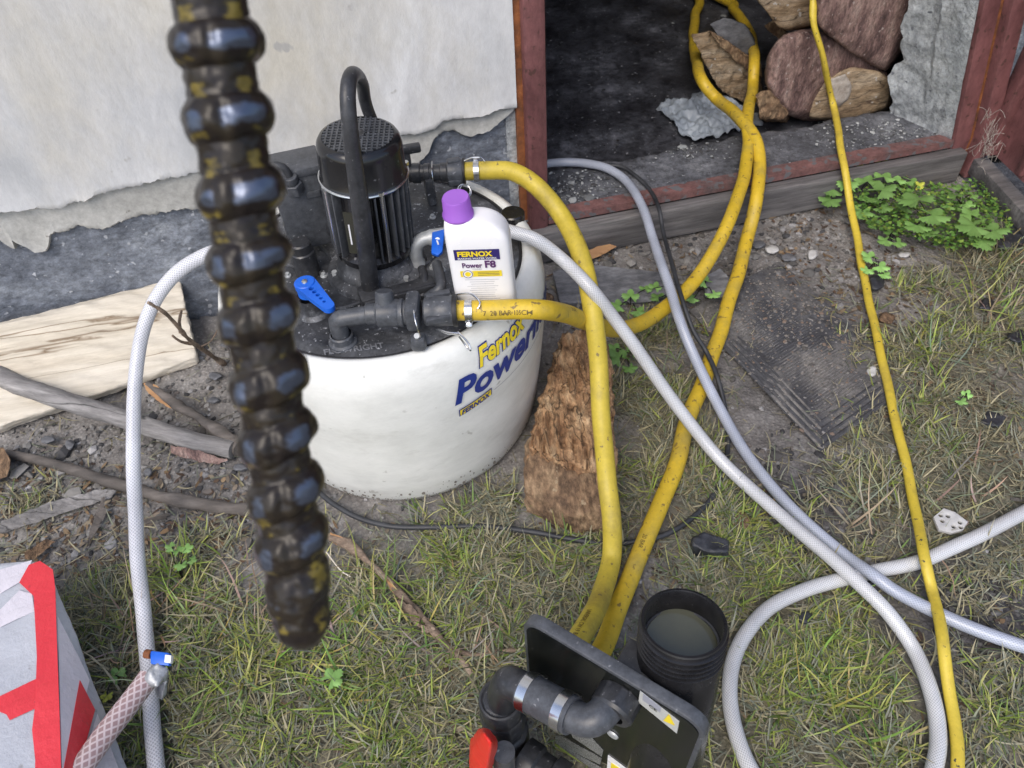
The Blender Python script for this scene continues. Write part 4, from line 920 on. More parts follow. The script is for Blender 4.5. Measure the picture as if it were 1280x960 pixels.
def bq(u0, h0, u1, h1, m, off, name='label_block'):
    return mk(name, ([FO(u0, h0, off), FO(u1, h0, off), FO(u1, h1, off), FO(u0, h1, off)], [(0, 1, 2, 3)]), m, body, smooth=False)
def btx(s, size, u, h, m, off=.0010, **k): return text(s, size, FO(u, h, off), rx, TILT, m, parent=body, depth=.0002, **k)
bq(-.0300, .104, .0265, .121, 'ink_navy', .0004)
btx('FERNOX', .0115, -.0262, .1105, 'ink_yellow', bold=.0005, sx=1.02)
btx('MAKING WATER WORK', .0042, -.0262, .1056, 'ink_white', bold=.0001, sx=1.12)
btx('Power', .0118, -.0225, .0915, 'ink_purple', bold=.0003, sx=.86)
btx('F8', .0165, .0060, .0915, 'ink_purple', bold=.0006, sx=.95)
btx('CLEANER', .0030, -.010, .0880, 'ink_grey')
bq(-.026, .0755, .0265, .0855, 'ink_yellow', .0004)
mk('label_seal', lathe([(.0072, 0), (0, .0)], FO(-.0165, .0805, .0008), nrm, 24), 'bottle_white', body)
mk('label_seal', lathe([(.0066, 0), (.0058, 0)], FO(-.0165, .0805, .0011), nrm, 24), 'ink_navy', body)
mk('label_seal', lathe([(.0040, 0), (0, .0)], FO(-.0165, .0805, .0011), nrm, 24), 'ink_yellow', body)
for k in range(3): bq(-.004, .0778 + .0026 * k, .0235, .0785 + .0026 * k, 'ink_navy', .0008, 'small_print')
for k in range(11):
    L = random.uniform(.014, .022); bq(.000 - L, .0700 - k * .0038, .000 + L, .0705 - k * .0038, 'ink_grey', .0004, 'small_print')
bq(-.026, .016, .027, .0245, 'ink_purple', .0004)
for k in range(3): mk('hazard_dot', lathe([(.0035, 0), (0, 0)], FO(.006 + .0085 * k, .0205, .0008), nrm, 16), 'ink_white', body)
# jubilee clip helper
def clip(p, ax, R, name='hose_clamp', parent=None, ang=-1.2, wd=.009):
    ax = Vector(ax).normalized(); o = mk(name, band_ring(p, ax, R, wd, .0013), 'chrome', parent)
    x, y, z = frame(ax, (0, 0, 1)); d = x * math.cos(ang) + y * math.sin(ang)
    s_ = p + d * (R + .003); mk('screw', join(box(s_, (.006, .014, .008), (d, z.cross(d), z)), cyl(s_ - z.cross(d) * .006, s_ - z.cross(d) * .012, .0045, n=10)), 'chrome', o, bevel=.0006)
    return o

# ------------------------------------------------------------------ HOSES
# A: dull yellow hose from the back outlet
ctlA = [K_(KL - .004), G(612, 213, .40), G(640, 215, .40), G(672, 235, .385), G(703, 272, .35), (G(728, 325, .325)), G(741, 390, .285), G(748, 460, .21), G(753, 530, .15), G(758, 600, .112), G(764, 650, .075), G(764, 700, .035), G(752, 745, .06), G(738, 775, .11), G(722, 802, .14), G(706, 830, .15)]
pA_ = wob(catmull(ctlA, .006), 0.003, 9, 0); hA = mk('yellow_hose', tube(pA_, .0150, 24), 'hose_yellow_dull', sharp=80)
tag(hA, 'dull yellow hose arching from the back outlet down over the rotten wood', 'hose', 'yellow hoses')
text_on_tube('UNIVERSAL CW 19 BAR 05M', .0085, pA_, .015, .93, .25, 'ink_brown', hA, bold=.0002, sx=.8)
text_on_tube('EXPERT & COLOR', .0085, pA_, .015, 1.24, .25, 'ink_brown', hA, bold=.0002, sx=.8)
clip(G(600, 214, .40) + Vector((-.006, 0, 0)), (1, -.02, 0), .0153, parent=hA)
# B: bright yellow hose from the front coupling towards the doorway
ctlB = [p3 - ax1 * .004, G(600, 388, zc), G(640, 386, zc), G(680, 387, .385), G(712, 393, .315), G(742, 406, .215), G(770, 412, .16), G(800, 404, .11), G(835, 382, .08), G(868, 350, .075), G(895, 310, .095), G(915, 268, .12), G(930, 220, .125), G(936, 180, .135), G(934, 150, .15), WP(941, 110, .33), WP(943, 75, .40), G(937, 42, .11), G(917, 12, .06), G(893, -6, .045), W(.55, 1.9, .04), W(.2, 2.2, .04)]
pB_ = wob(catmull(ctlB, .006), 0.003, 9, 3); hB = mk('yellow_hose', tube(pB_, .0140, 24), 'hose_yellow', sharp=80)
tag(hB, 'bright yellow hose curving from the front coupling into the doorway', 'hose', 'yellow hoses')
text_on_tube('7  20 BAR 105CM', .0095, pB_, .014, .040, 1.15, 'ink_brown', hB, bold=.0001, sx=.95, rev=False)
text_on_tube('20 BAR', .0085, pB_, .014, .20, .85, 'ink_brown', hB, bold=.0001, sx=.9)
clip(G(586, 389, zc), ax1, .0143, parent=hB, ang=2.6, wd=.010)
# C: third yellow hose from the doorway to the filter unit
ctlC = [W(.9, 2.3, .04), W(.8, 1.7, .04), G(869, -10, .045), G(868, 22, .06), G(868, 58, .10), WP(876, 95, .38), WP(898, 125, .31), G(925, 148, .15), G(943, 172, .145), G(949, 205, .12), G(946, 245, .10), G(933, 300, .045), G(914, 370, .025), G(892, 440, .017), G(862, 520, .017), G(838, 600, .017), G(812, 665, .017), G(786, 730, .017), G(768, 775, .030), G(756, 802, .05), G(742, 832, .09)]
pC_ = wob(catmull(ctlC, .006), 0.004, 9, 6); hC = mk('yellow_hose', tube(pC_, .0145, 24), 'hose_yellow', sharp=80)
tag(hC, 'straight bright yellow hose lying on the soil from the doorway to the filter plate', 'hose', 'yellow hoses')
text_on_tube('20 BAR', .0095, pC_, .0145, 3.4, .1, 'ink_brown', hC, bold=.0001, sx=.9)
# D: thin flattened yellow hose at the right
ctlD = [WP(1017, -5, .235), WP(1018, 30, .205), WP(1030, 80, .19), G(1041, 130, .13), G(1050, 180, .118), G(1056, 212, .10), G(1065, 260, .045), G(1075, 320, .014), G(1090, 395, .012), G(1106, 465, .012), G(1124, 545, .012), G(1142, 625, .012), G(1156, 695, .036), G(1166, 740, .020), G(1178, 800, .036), G(1188, 880, .012), G(1196, 960, .012), G(1200, 1020, .012)]
pD_ = wob(catmull(ctlD, .006), 0.004, 9, 9); hD = mk('thin_yellow_hose', tube(pD_, .0078, 16, flat=.86), 'hose_yellow_thin', sharp=80)
tag(hD, 'thin dirty yellow hose running from the log pile down the right side', 'hose')
# E: braided clear hose with loop
ctlE = [G(628, 287, .37), G(640, 290, .375), G(670, 300, .37), G(702, 324, .34), G(740, 362, .32), G(775, 408, .25), G(812, 458, .18), G(848, 510, .11), G(888, 560, .06), G(935, 608, .035), G(985, 652, .034), G(1030, 690, .034), G(1072, 728, .036), G(1110, 765, .030), G(1142, 810, .013), G(1162, 858, .013), G(1172, 905, .013), G(1170, 950, .013), G(1150, 1000, .013), G(1090, 1040, .013), G(1010, 1030, .013), G(955, 985, .013),
        G(924, 930, .013), G(912, 870, .013), G(922, 812, .013), G(955, 765, .013), G(1000, 740, .013), G(1050, 725, .013), G(1100, 713, .013), G(1150, 702, .013), G(1200, 680, .013), G(1250, 656, .013), G(1300, 630, .013), G(1380, 590, .013)]
pE_ = wob(catmull(ctlE, .005), 0.002, 9, 12); hE = mk('braided_hose', tube(pE_, lambda u: .0105 + .0005 * u, 20), 'hose_braided', sharp=80)
tag(hE, 'clear braided hose from the tank that loops back on itself in the grass', 'hose', 'clear braided hoses')
# F: grey blue hose
ctlF = [G(672, 206, .106), G(700, 203, .112), G(730, 204, .114), G(760, 211, .116), G(786, 230, .118), G(804, 262, .12), G(817, 300, .112), G(832, 345, .115), G(848, 395, .105), G(868, 445, .068), G(894, 500, .036), G(925, 556, .014), G(962, 606, .013), G(1006, 652, .013), G(1055, 694, .012), G(1090, 718, .030), G(1120, 740, .026), G(1170, 766, .014), G(1220, 788, .013), G(1280, 808, .013), G(1350, 825, .013)]
pF_ = wob(catmull(ctlF, .005), 0.002, 9, 15); hF = mk('braided_hose', tube(pF_, .0098, 20), 'hose_greyblue', sharp=80)
tag(hF, 'grey-blue braided hose coming from the threshold past the rubber mat', 'hose', 'clear braided hoses')
# G: left braided hose
ctlG = [G(330, 312, .372), G(300, 310, .37), G(262, 317, .36), G(225, 338, .335), G(198, 368, .30), G(181, 405, .26), G(172, 450, .215), G(167, 510, .17), G(166, 570, .13), G(168, 630, .10), G(172, 700, .07), G(180, 770, .045), G(186, 840, .024), G(190, 900, .016), G(196, 960, .016), G(200, 1030, .016)]
pG_ = wob(catmull(ctlG, .005), 0.002, 9, 18); hG = mk('braided_hose', tube(pG_, .0112, 20), 'hose_braided_left', sharp=80)
tag(hG, 'clear braided hose hanging from the left of the tank down to the grass', 'hose', 'clear braided hoses')
# H: pink braided hose with tape joint
ctlH = [G(60, 1010, .11), G(100, 962, .105), G(130, 920, .10), G(158, 884, .095), G(178, 858, .09), G(186, 846, .088)]
pH_ = catmull(ctlH, .004); hH = mk('pink_hose', tube(pH_, .0145, 22), 'hose_pink', sharp=80)
tag(hH, 'pinkish braided hose ending in a taped joint beside the wrapped box', 'hose')
jt = thing('taped_joint', G(198, 832, .08), 'silver taped joint with a blue valve tab on the end of the pink hose', 'joint')
chunk('tape_wrap', [G(x, y, z) for x, y, z in [(178, 850, .1), (186, 834, .11), (198, 828, .11), (212, 836, .1), (208, 852, .09), (196, 860, .1), (180, 858, .08), (200, 838, .07), (212, 845, .07), (186, 840, .07)]], 'tape_silver', jt, .006, .003, 70, 12)
chunk('tape_wrap', [G(x, y, z) for x, y, z in [(200, 842, .07), (210, 842, .07), (208, 866, .05), (202, 876, .05), (195, 866, .05), (204, 870, .03), (200, 850, .03)]], 'tape_silver', jt, .006, .003, 70, 13)
q_ = [G(187, 813, .112), G(211, 816, .112), G(211, 832, .108), G(188, 830, .108)]; fixn(mk('blue_tab', prism(q_, (0, -.3, 1), .010), 'blue_plastic', jt, bevel=.0015))
fixn(mk('white_end', prism([G(206, 818, .114), G(214, 819, .114), G(213, 829, .111), G(205, 828, .111)], (0, -.3, 1), .009), 'bottle_white', jt, bevel=.001))
mk('copper_end', cyl(G(181, 817, .108), G(189, 818, .108), .006, n=14, ch=.001), 'rust', jt)
# K: black cable
ctlK = [G(745, 207, .108), G(775, 208, .108), G(797, 222, .105), G(814, 240, .103), G(824, 262, .11), G(829, 290, .09), G(840, 330, .10), G(852, 372, .105), G(866, 412, .075), G(883, 440, .042), G(896, 470, .036), G(906, 510, .012), G(910, 550, .008), G(904, 590, .008), G(890, 622, .008), G(862, 650, .008), G(832, 668, .008), G(800, 676, .009), G(760, 680, .007), G(715, 674, .008), G(660, 664, .008), G(600, 658, .008), G(540, 659, .008), G(490, 658, .008), G(450, 648, .009), G(420, 632, .012), G(402, 618, .012), G(385, 600, .012)]
hK = mk('black_cable', tube(catmull(ctlK, .005), .0046, 12), 'cable', sharp=80); tag(hK, 'black mains cable curling past the rotten wood and along the foot of the tank', 'cable')
for ctl, lb in (([G(868, 450, .006), G(900, 410, .008), G(880, 400, .01)], ''),): pass

# ------------------------------------------------------------------ GRASS
def grass(name, n, spotf, label):
    verts, faces, tint = [], [], []; cnt = 0
    while cnt < n:
        s = spotf()
        if s is None: continue
        if s[2] > .03 and random.random() < .85 and (nearhose(s[0] + s[2] * .7 * math.cos(s[5]), s[1] + s[2] * .7 * math.sin(s[5])) or nearhose(s[0] + s[2] * .35 * math.cos(s[5]), s[1] + s[2] * .35 * math.sin(s[5]))):
            cnt += (name == 'long_grass'); continue
        x, y, L, wd, lean, az, col, z0 = s; k = len(verts)
        dx, dy = math.cos(az), math.sin(az); px_, py_ = -dy, dx; cur = random.uniform(-.5, 1.2); tw = random.uniform(-.5, .5)
        seg = 4; X = Y = Z = 0.0; th0 = lean; az2 = az
        for i in range(seg + 1):
            u = i / seg; ww = wd * (1 - u ** 2) * .5 + .0001
            verts.append((x + X - px_ * ww, y + Y - py_ * ww, z0 + Z)); verts.append((x + X + px_ * ww, y + Y + py_ * ww, z0 + Z + ww * tw))
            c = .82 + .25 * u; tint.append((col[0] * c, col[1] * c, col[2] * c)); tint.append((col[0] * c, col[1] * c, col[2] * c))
            X += L / seg * math.sin(th0) * math.cos(az2); Y += L / seg * math.sin(th0) * math.sin(az2); Z = max(Z + L / seg * math.cos(th0), .0008 + .0 * u)
            th0 += cur / seg; az2 += tw * .4
            px_, py_ = -math.sin(az2), math.cos(az2)
        for i in range(seg): a = k + 2 * i; faces.append((a, a + 1, a + 3, a + 2))
        cnt += 1
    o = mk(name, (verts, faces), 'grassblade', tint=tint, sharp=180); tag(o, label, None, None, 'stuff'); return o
BLOCK = [(Vector((-.197, .985, 0)), .235), (G(855, 777, .2), .03)]
CABP = [(G(a, b).x, G(a, b).y) for a, b in ((880, 636), (850, 660), (800, 676), (750, 679), (700, 672), (650, 663), (600, 658), (550, 659), (500, 658), (450, 648), (905, 600))]
HG = {}
for pa, rr in ((pA_, .015), (pC_, .0145), (pD_, .008), (pE_, .011), (pF_, .010), (pG_, .011)):
    for p in pa:
        if p.z < .03: HG.setdefault((round(p.x / .02), round(p.y / .02)), []).append((p.x, p.y, rr))
def nearhose(x, y):
    kx, ky = round(x / .02), round(y / .02)
    for i in (-1, 0, 1):
        for j in (-1, 0, 1):
            for a, b, r in HG.get((kx + i, ky + j), ()):
                if (x - a) ** 2 + (y - b) ** 2 < (r + .002) ** 2: return True
    return False
def okpos(x, y):
    if nearhose(x, y): return False
    if noise.noise(Vector((x * 8, y * 8, 31))) + .5 * noise.noise(Vector((x * 22, y * 22, 3))) < -.08 and random.random() < .72: return False
    if any((x - a) ** 2 + (y - b - .012) ** 2 < .0007 for a, b in CABP) and random.random() < .75: return False
    if wst(Vector((x, y, 0)))[1] > -.045: return False
    for c, r in BLOCK:
        if (x - c.x) ** 2 + (y - c.y) ** 2 < r * r: return False
    return True
GREENS = [(.20, .28, .055), (.27, .345, .07), (.35, .39, .10), (.14, .22, .065), (.42, .42, .15)]
STRAW = [(.37, .335, .20), (.28, .255, .15), (.45, .41, .27), (.22, .2, .13), (.36, .34, .24)]
GREYG = [(.24, .265, .19), (.29, .3, .235), (.19, .215, .155)]
tuft = {'n': 0}
def spot_green():
    if tuft['n'] <= 0:
        for _ in range(200):
            bx, by, r, k, g = random.choice(BL); x = random.gauss(bx, r * .75); y = random.gauss(by, r * .75)
            if random.random() < k * (.25 + g) and okpos(x, y): break
        else: return None
        m_ = noise.noise(Vector((x * 9, y * 9, 7)))
        tuft.update(n=random.randint(5, 16), x=x, y=y, g=min(1, max(0, g + m_ * .5)), L=random.uniform(.018, .048), az=random.uniform(0, 2 * PI))
    tuft['n'] -= 1; x = tuft['x'] + random.gauss(0, .007); y = tuft['y'] + random.gauss(0, .007)
    if not okpos(x, y): return None
    g = tuft['g']; q = random.random()
    col = random.choice(GREENS if q < g * .95 else (GREYG if q < g + .22 else STRAW)); k = random.uniform(.65, 1.15)
    return x, y, tuft['L'] * random.uniform(.6, 1.4), random.uniform(.0015, .0034), random.uniform(.4, 1.45), tuft['az'] + random.gauss(0, 1.3), tuple(c * k for c in col), gh(x, y) - .001
grass('grass', 24000, spot_green, 'short green and yellowish grass tufts growing in patches over the soil')
def spot_straw():
    if random.random() < .82:
        bx, by, r, k, g = random.choice(BL); x = random.gauss(bx, r * .9); y = random.gauss(by, r * .9)
        if random.random() > k: return None
    else:
        p = G(random.uniform(-20, 1300), random.uniform(330, 980)); x, y = p.x, p.y
    if not okpos(x, y): return None
    d, g = gmask(x, y)
    if d < .25 and random.random() < .5: return None
    col = random.choice(STRAW if random.random() < .62 else GREYG); k = random.uniform(.45, 1.1)
    return x, y, random.uniform(.012, .05), random.uniform(.0010, .0026), random.uniform(1.35, 1.62), random.uniform(0, 2 * PI), tuple(c * k for c in col), gh(x, y) + random.uniform(.001, .009)
grass('dry_grass', 24000, spot_straw, 'dead straw-coloured grass blades lying flat across the ground')
def long_blades(cx, cy, n, L, spread, cols):
    out = []
    for i in range(n):
        p = G(cx + random.gauss(0, spread), cy + random.gauss(0, spread)); out.append((p.x, p.y, L * random.uniform(.4, .95), random.uniform(.0018, .0036), random.uniform(.5, 1.25), random.uniform(0, 2 * PI), tuple(c * random.uniform(.7, 1.1) for c in random.choice(cols)), gh(p.x, p.y)))
    return out
LB = long_blades(225, 720, 40, .10, 14, GREENS) + long_blades(470, 735, 26, .12, 16, GREENS) + long_blades(300, 770, 40, .11, 25, STRAW) + long_blades(250, 840, 120, .09, 45, GREENS) + long_blades(430, 860, 130, .09, 50, GREENS) + \
     long_blades(1160, 450, 45, .11, 12, GREENS[:3] + GREYG) + long_blades(1240, 390, 60, .14, 22, STRAW + GREENS) + long_blades(1255, 320, 60, .13, 18, STRAW + GREYG) + long_blades(1050, 870, 90, .10, 35, GREENS) + long_blades(1080, 640, 24, .14, 18, STRAW) + \
     long_blades(560, 700, 40, .08, 14, GREENS) + long_blades(160, 780, 80, .12, 30, STRAW) + long_blades(930, 650, 60, .07, 18, GREENS) + long_blades(1060, 760, 40, .09, 20, GREENS) + long_blades(820, 470, 60, .08, 25, GREYG + GREENS[:2]) + \
     long_blades(620, 830, 40, .1, 30, STRAW) + long_blades(380, 780, 50, .10, 30, STRAW + GREENS) + long_blades(540, 790, 60, .09, 30, GREYG + GREENS) + long_blades(1200, 640, 30, .12, 30, STRAW) + long_blades(700, 700, 40, .08, 20, GREENS)
it = iter(LB); grass('long_grass', len(LB), lambda: next(it), 'longer loose blades of grass bending over the shorter turf')

# ------------------------------------------------------------------ ROTTEN WOOD CHUNK
rw = thing('rotten_wood_chunk', G(712, 640, 0), 'crumbling orange-brown rotten wood chunk between tank and dull yellow hose', 'wood chunk')
def Z(lst): return [G(x, y, z) for x, y, z in lst]
chunk('decayed_top', Z([(704, 418, .11), (742, 408, .11), (764, 440, .10), (771, 545, .085), (772, 600, .06), (700, 575, .09), (660, 560, .085), (672, 510, .095), (692, 470, .11), (700, 460, 0), (660, 600, .0), (768, 640, .0), (745, 430, .0), (700, 430, 0), (660, 575, 0)]), 'rotten_orange', rw, .0075, .010, 46, 21, (2.4, .5, 1.2), ridge=1.2)
chunk('dark_underside', Z([(655, 555, .06), (664, 545, .085), (700, 520, .092), (764, 530, .088), (772, 560, .06), (773, 655, .035), (770, 665, .0), (720, 668, .0), (657, 640, .0), (655, 615, .04), (715, 645, .045), (764, 640, .05)]), 'rotten_bark', rw, .008, .004, 70, 22, ridge=.9)
for k in range(10):
    x, y = random.uniform(668, 750), random.uniform(430, 600); x = max(x, 745 - (y - 410) * .42) if x < 700 else x
    c = G(x, y, .112); chunk('splinter', [c + Vector((random.uniform(-.006, .006), random.uniform(-.03, .03), random.uniform(-.012, .006))) for _ in range(8)], 'rotten_orange', rw, .008, .003, 60, 30 + k)

# ------------------------------------------------------------------ LEFT: plank, sticks
pk = chunk('split_log', Z([(-170, 445, .10), (0, 409, .10), (110, 380, .105), (205, 352, .10), (224, 347, .10), (-170, 600, .0), (0, 536, .0), (120, 500, .0), (250, 455, .0), (240, 420, .03), (-170, 590, .025), (0, 528, .025), (120, 492, .025), (246, 446, .02), (225, 380, .0), (100, 410, 0), (-170, 480, 0)]), 'pale_wood', None, .011, .0035, 30, 41, (.4, 2, 2))
tag(pk, 'pale freshly split log half leaning against the dark footing', 'log')
def stick(name, ctl, r0, r1, m, label, cat='stick', amp=.25, parent=None):
    pa = catmull(ctl, .008); L = len(pa); g = tube(pa, lambda u: (r0 + (r1 - r0) * u), 14)
    vs = []
    for i, v in enumerate(g[0]):
        c = pa[i // 14]; d = v - c; k = 1 + amp * noise.fractal(Vector(v) * 28, 1, 2, 3); vs.append(c + d * k)
    o = mk(name, (vs, g[1]), m, parent, sharp=60)
    if parent is None: tag(o, label, cat)
    return o
stick('grey_pole', Z([(-120, 405, .075), (0, 470, .06), (70, 497, .055), (150, 522, .035), (230, 548, .022), (292, 562, .018)]), .0205, .0165, 'driftwood', 'thick grey weathered branch lying across the pale split log', amp=.12)
stick('grey_stick', Z([(8, 566, .012), (60, 578, .012), (120, 596, .012), (180, 615, .010), (250, 630, .010), (330, 640, .008), (390, 642, .006)]), .0085, .0125, 'dark_stick', 'long thin dark stick on the soil below the thick grey branch', amp=.3)
stick('dark_stick', Z([(185, 480, .03), (220, 505, .026), (260, 530, .022), (300, 560, .018)]), .007, .014, 'dark_stick', 'short dark stick end behind the thick grey branch', amp=.4)
tw = thing('twig', G(250, 440, 0), 'thin brown forked twig leaning on the left braided hose', 'twig')
stick('stem', Z([(185, 378, .30), (205, 390, .27), (222, 408, .22), (238, 426, .16), (258, 440, .09), (280, 455, .0)]), .0028, .0052, 'bark_brown', '', amp=.5, parent=tw)
stick('side_shoot', Z([(226, 416, .20), (224, 402, .22), (227, 388, .235)]), .0030, .0018, 'bark_brown', '', amp=.6, parent=tw)
stick('side_shoot', Z([(243, 430, .14), (226, 427, .16), (215, 419, .175)]), .0030, .0020, 'bark_brown', '', amp=.6, parent=tw)
stick('side_shoot', Z([(250, 434, .12), (264, 426, .13), (272, 412, .14)]), .0024, .0012, 'bark_brown', '', amp=.6, parent=tw)
def chip(name, pts, m, label, cat='wood chip', seed=1, amp=.003, ridge=.3, sub=.007):
    o = chunk(name, Z(pts), m, None, sub, amp, 50, seed, ridge=ridge); tag(o, label, cat); return o
chip('orange_chip', [(178, 478, .035), (192, 478, .038), (226, 505, .026), (230, 518, .018), (210, 510, .02), (186, 494, .025), (200, 490, .015)], 'orange_chip', 'orange-brown wood splinter under the pale split log', seed=51)
chip('bark_chip', [(212, 556, .02), (245, 562, .022), (285, 575, .014), (275, 582, .004), (235, 575, .004), (212, 566, .004)], 'bark_red', 'reddish bark strip just below the thick grey branch', 'bark', 52)
chip('bark_slab', [(0, 652, .016), (60, 628, .02), (120, 612, .018), (146, 613, .01), (140, 622, .002), (60, 648, .002), (0, 668, .002)], 'driftwood', 'flat grey bark slab at the left edge above the wrapped box', 'bark', 53, .004)
chip('bark_slab', [(-30, 560, .04), (5, 558, .045), (14, 575, .035), (10, 596, .02), (-30, 612, .02), (-20, 590, .0)], 'rotten_bark', 'brown wood stub at the left edge beside the long thin stick', 'bark', 54)
chip('bark_chip', [(30, 690, .012), (60, 672, .014), (72, 676, .008), (45, 700, .0), (28, 700, .0)], 'rotten_bark', 'small brown bark flake just behind the wrapped box', 'bark', 55)
chip('bark_chip', [(118, 640, .010), (130, 620, .012), (134, 640, .006), (112, 680, .0), (106, 690, .002)], 'dark_stick', 'narrow dark bark strip left of the hanging braided hose', 'bark', 56)
chip('wood_chip', [(176, 650, .012), (212, 640, .012), (216, 645, .004), (180, 656, .002)], 'dark_stick', 'small grey splinter right of the hanging braided hose', 'wood chip', 57)
# broken branch in the grass
br = thing('broken_branch', G(520, 760, 0), 'gnarled peeling brown branch lying in the grass right of the dark rod', 'branch')
stick('main_stem', Z([(405, 668, .018), (440, 684, .018), (468, 708, .016), (500, 742, .016), (528, 772, .014), (552, 800, .012), (575, 822, .008), (590, 845, .004)]), .0085, .004, 'bark_brown', '', amp=.8, parent=br)
stick('side_branch', Z([(560, 808, .010), (590, 818, .010), (620, 814, .010), (655, 812, .010)]), .0042, .0035, 'bark_brown', '', amp=.7, parent=br)
stick('side_branch', Z([(408, 690, .008), (425, 712, .010), (440, 722, .008)]), .0012, .001, 'pale_wood', '', amp=.2, parent=br)
chunk('torn_wood', Z([(412, 664, .028), (440, 678, .026), (448, 690, .015), (425, 682, .012), (410, 676, .012)]), 'orange_chip', br, .006, .003, 60, 61)
chunk('torn_wood', Z([(478, 718, .026), (500, 740, .024), (505, 752, .014), (486, 738, .012)]), 'orange_chip', br, .006, .003, 60, 62)
chunk('torn_wood', Z([(490, 745, .022), (515, 757, .03), (545, 788, .02), (535, 796, .008), (500, 762, .006)]), 'bark_brown', br, .006, .008, 70, 63, ridge=1)

# ------------------------------------------------------------------ SMALL THINGS ON THE GROUND
def lump(px, py, wpx, hpx, m, label, cat, seed, name, zt=.02):
    pts = []
    for k in range(10):
        a = 2 * PI * k / 10 + seed; q = random.uniform(.6, 1.15); pts.append(G(px + wpx / 2 * math.cos(a) * q, py + hpx / 2 * math.sin(a) * q, zt * random.uniform(.55, .85)))
        pts.append(G(px + wpx / 2.5 * math.cos(a) * q, py + hpx / 2.6 * math.sin(a) * q, zt * random.uniform(.85, 1.05))); pts.append(G(px + wpx / 2.2 * math.cos(a), py + hpx / 2.2 * math.sin(a), -.004))
    o = chunk(name, pts, m, None, .008, .0025, 50, seed); tag(o, label, cat); return o
tag(chunk('coal_lump', [G(x, y, .026) for x, y in [(864, 672), (880, 664), (911, 674), (910, 690), (884, 690), (866, 682)]] + [G(x, y, -.004) for x, y in [(862, 682), (880, 672), (913, 682), (910, 702), (884, 702), (864, 694)]], 'coal', None, .008, .0022, 60, 71, ridge=.5), 'black coal lump in the grass right of the long yellow hose', 'coal')
lump(1243, 525, 34, 24, 'coal', 'round flat coal lump in dry grass near the right edge', 'coal', 72, 'coal_lump', .012)
lump(1234, 381, 22, 16, 'coal', 'small coal piece in the grass under the leafy weeds', 'coal', 73, 'coal_lump', .014)
lump(1096, 353, 20, 22, 'coal', 'dark coal piece touching the thin yellow hose below the weeds', 'coal', 74, 'coal_lump', .018)
lump(1008, 772, 24, 20, 'coal', 'little black coal piece inside the braided hose loop', 'coal', 75, 'coal_lump', .012)
lump(1262, 300, 44, 28, 'coal', 'dark ash lump at the right edge below the weeds', 'coal', 76, 'ash_lump', .02)
lump(1274, 420, 30, 18, 'coal', 'dark coal piece cut by the right edge of the view', 'coal', 77, 'coal_lump', .015)
lump(882, 595, 20, 14, 'slate', 'small round grey pebble beside the black cable', 'stone', 78, 'pebble', .012)
lump(925, 650, 30, 26, 'rotten_bark', 'brown dead leaf clump near the crossing braided hoses', 'leaf', 79, 'dead_leaf', .008)
lump(1016, 318, 16, 14, 'foam_chip', 'pale mortar bit on the soil left of the thin yellow hose', 'stone', 80, 'mortar_bit', .010)
lump(948, 306, 20, 12, 'slate', 'grey stone on the gravel in front of the threshold', 'stone', 81, 'stone', .012)
lump(965, 312, 18, 12, 'foam_chip', 'light grey stone on the gravel beside the darker one', 'stone', 82, 'stone', .010)
lump(985, 322, 22, 12, 'slate', 'third grey stone of the row on the gravel', 'stone', 83, 'stone', .010)
lump(1130, 318, 18, 8, 'foam_chip', 'white paper scrap on the soil below the weeds', 'paper scrap', 84, 'paper_scrap', .006)
lump(1090, 464, 16, 18, 'foam_chip', 'pale crumpled scrap against the thin yellow hose by the mat', 'paper scrap', 85, 'paper_scrap', .010)
lump(680, 372, 26, 16, 'rotten_bark', 'brown wood bit on the soil right of the tank rim', 'wood chip', 86, 'wood_bit', .02)
lump(1108, 398, 22, 16, 'rotten_bark', 'reddish-brown clod beside the thin yellow hose above the mat', 'clod', 87, 'clod', .012)
for i, (x, y) in enumerate([(185, 590), (250, 520), (268, 500), (60, 550), (88, 556), (300, 585), (270, 470), (282, 430)]):
    lump(x, y, random.uniform(12, 22), random.uniform(9, 14), 'slate', ['grey stone just right of the hose at its lowest stick', 'grey stone below the orange splinter', 'stone between the splinter and the dark rod', 'small stone below the left end of the thick branch', 'second stone below the left end of the thick branch', 'stone at the end of the thick branch', 'stone beside the twig foot', 'stone between split log and dark rod'][i], 'stone', 90 + i, 'stone', .012)
# porous plate with holes
c0 = G(1186, 656, .012); o_ = []
bm = bmesh.new(); pts = [G(x, y, 0) for x, y in [(1163, 652), (1176, 641), (1190, 646), (1206, 658), (1200, 668), (1186, 672), (1170, 668)]]; vo = [bm.verts.new((p.x, p.y, 0)) for p in pts]; ed = [bm.edges.new((vo[i], vo[(i + 1) % len(vo)])) for i in range(len(vo))]
for x, y in [(1172, 650), (1181, 651), (1174, 657), (1196, 659), (1188, 664), (1197, 665)]:
    p = G(x, y, 0); hv = [bm.verts.new((p.x + .0036 * math.cos(2 * PI * k / 10), p.y + .0036 * math.sin(2 * PI * k / 10), 0)) for k in range(10)]; ed += [bm.edges.new((hv[i], hv[(i + 1) % 10])) for i in range(10)]
bmesh.ops.triangle_fill(bm, use_beauty=True, use_dissolve=False, edges=ed); ex = bmesh.ops.extrude_face_region(bm, geom=bm.faces[:]); bmesh.ops.translate(bm, verts=[v for v in ex['geom'] if isinstance(v, bmesh.types.BMVert)], vec=(0, 0, -.006)); bm.verts.index_update()
g_ = ([v.co + Vector((0, 0, .014)) for v in bm.verts], [tuple(v.index for v in f.verts) for f in bm.faces]); bm.free()
o = fixn(mk('perforated_plate', g_, 'foam_chip', bevel=.0006)); tag(o, 'small pale plate with round holes lying by the thin yellow hose', 'plate')
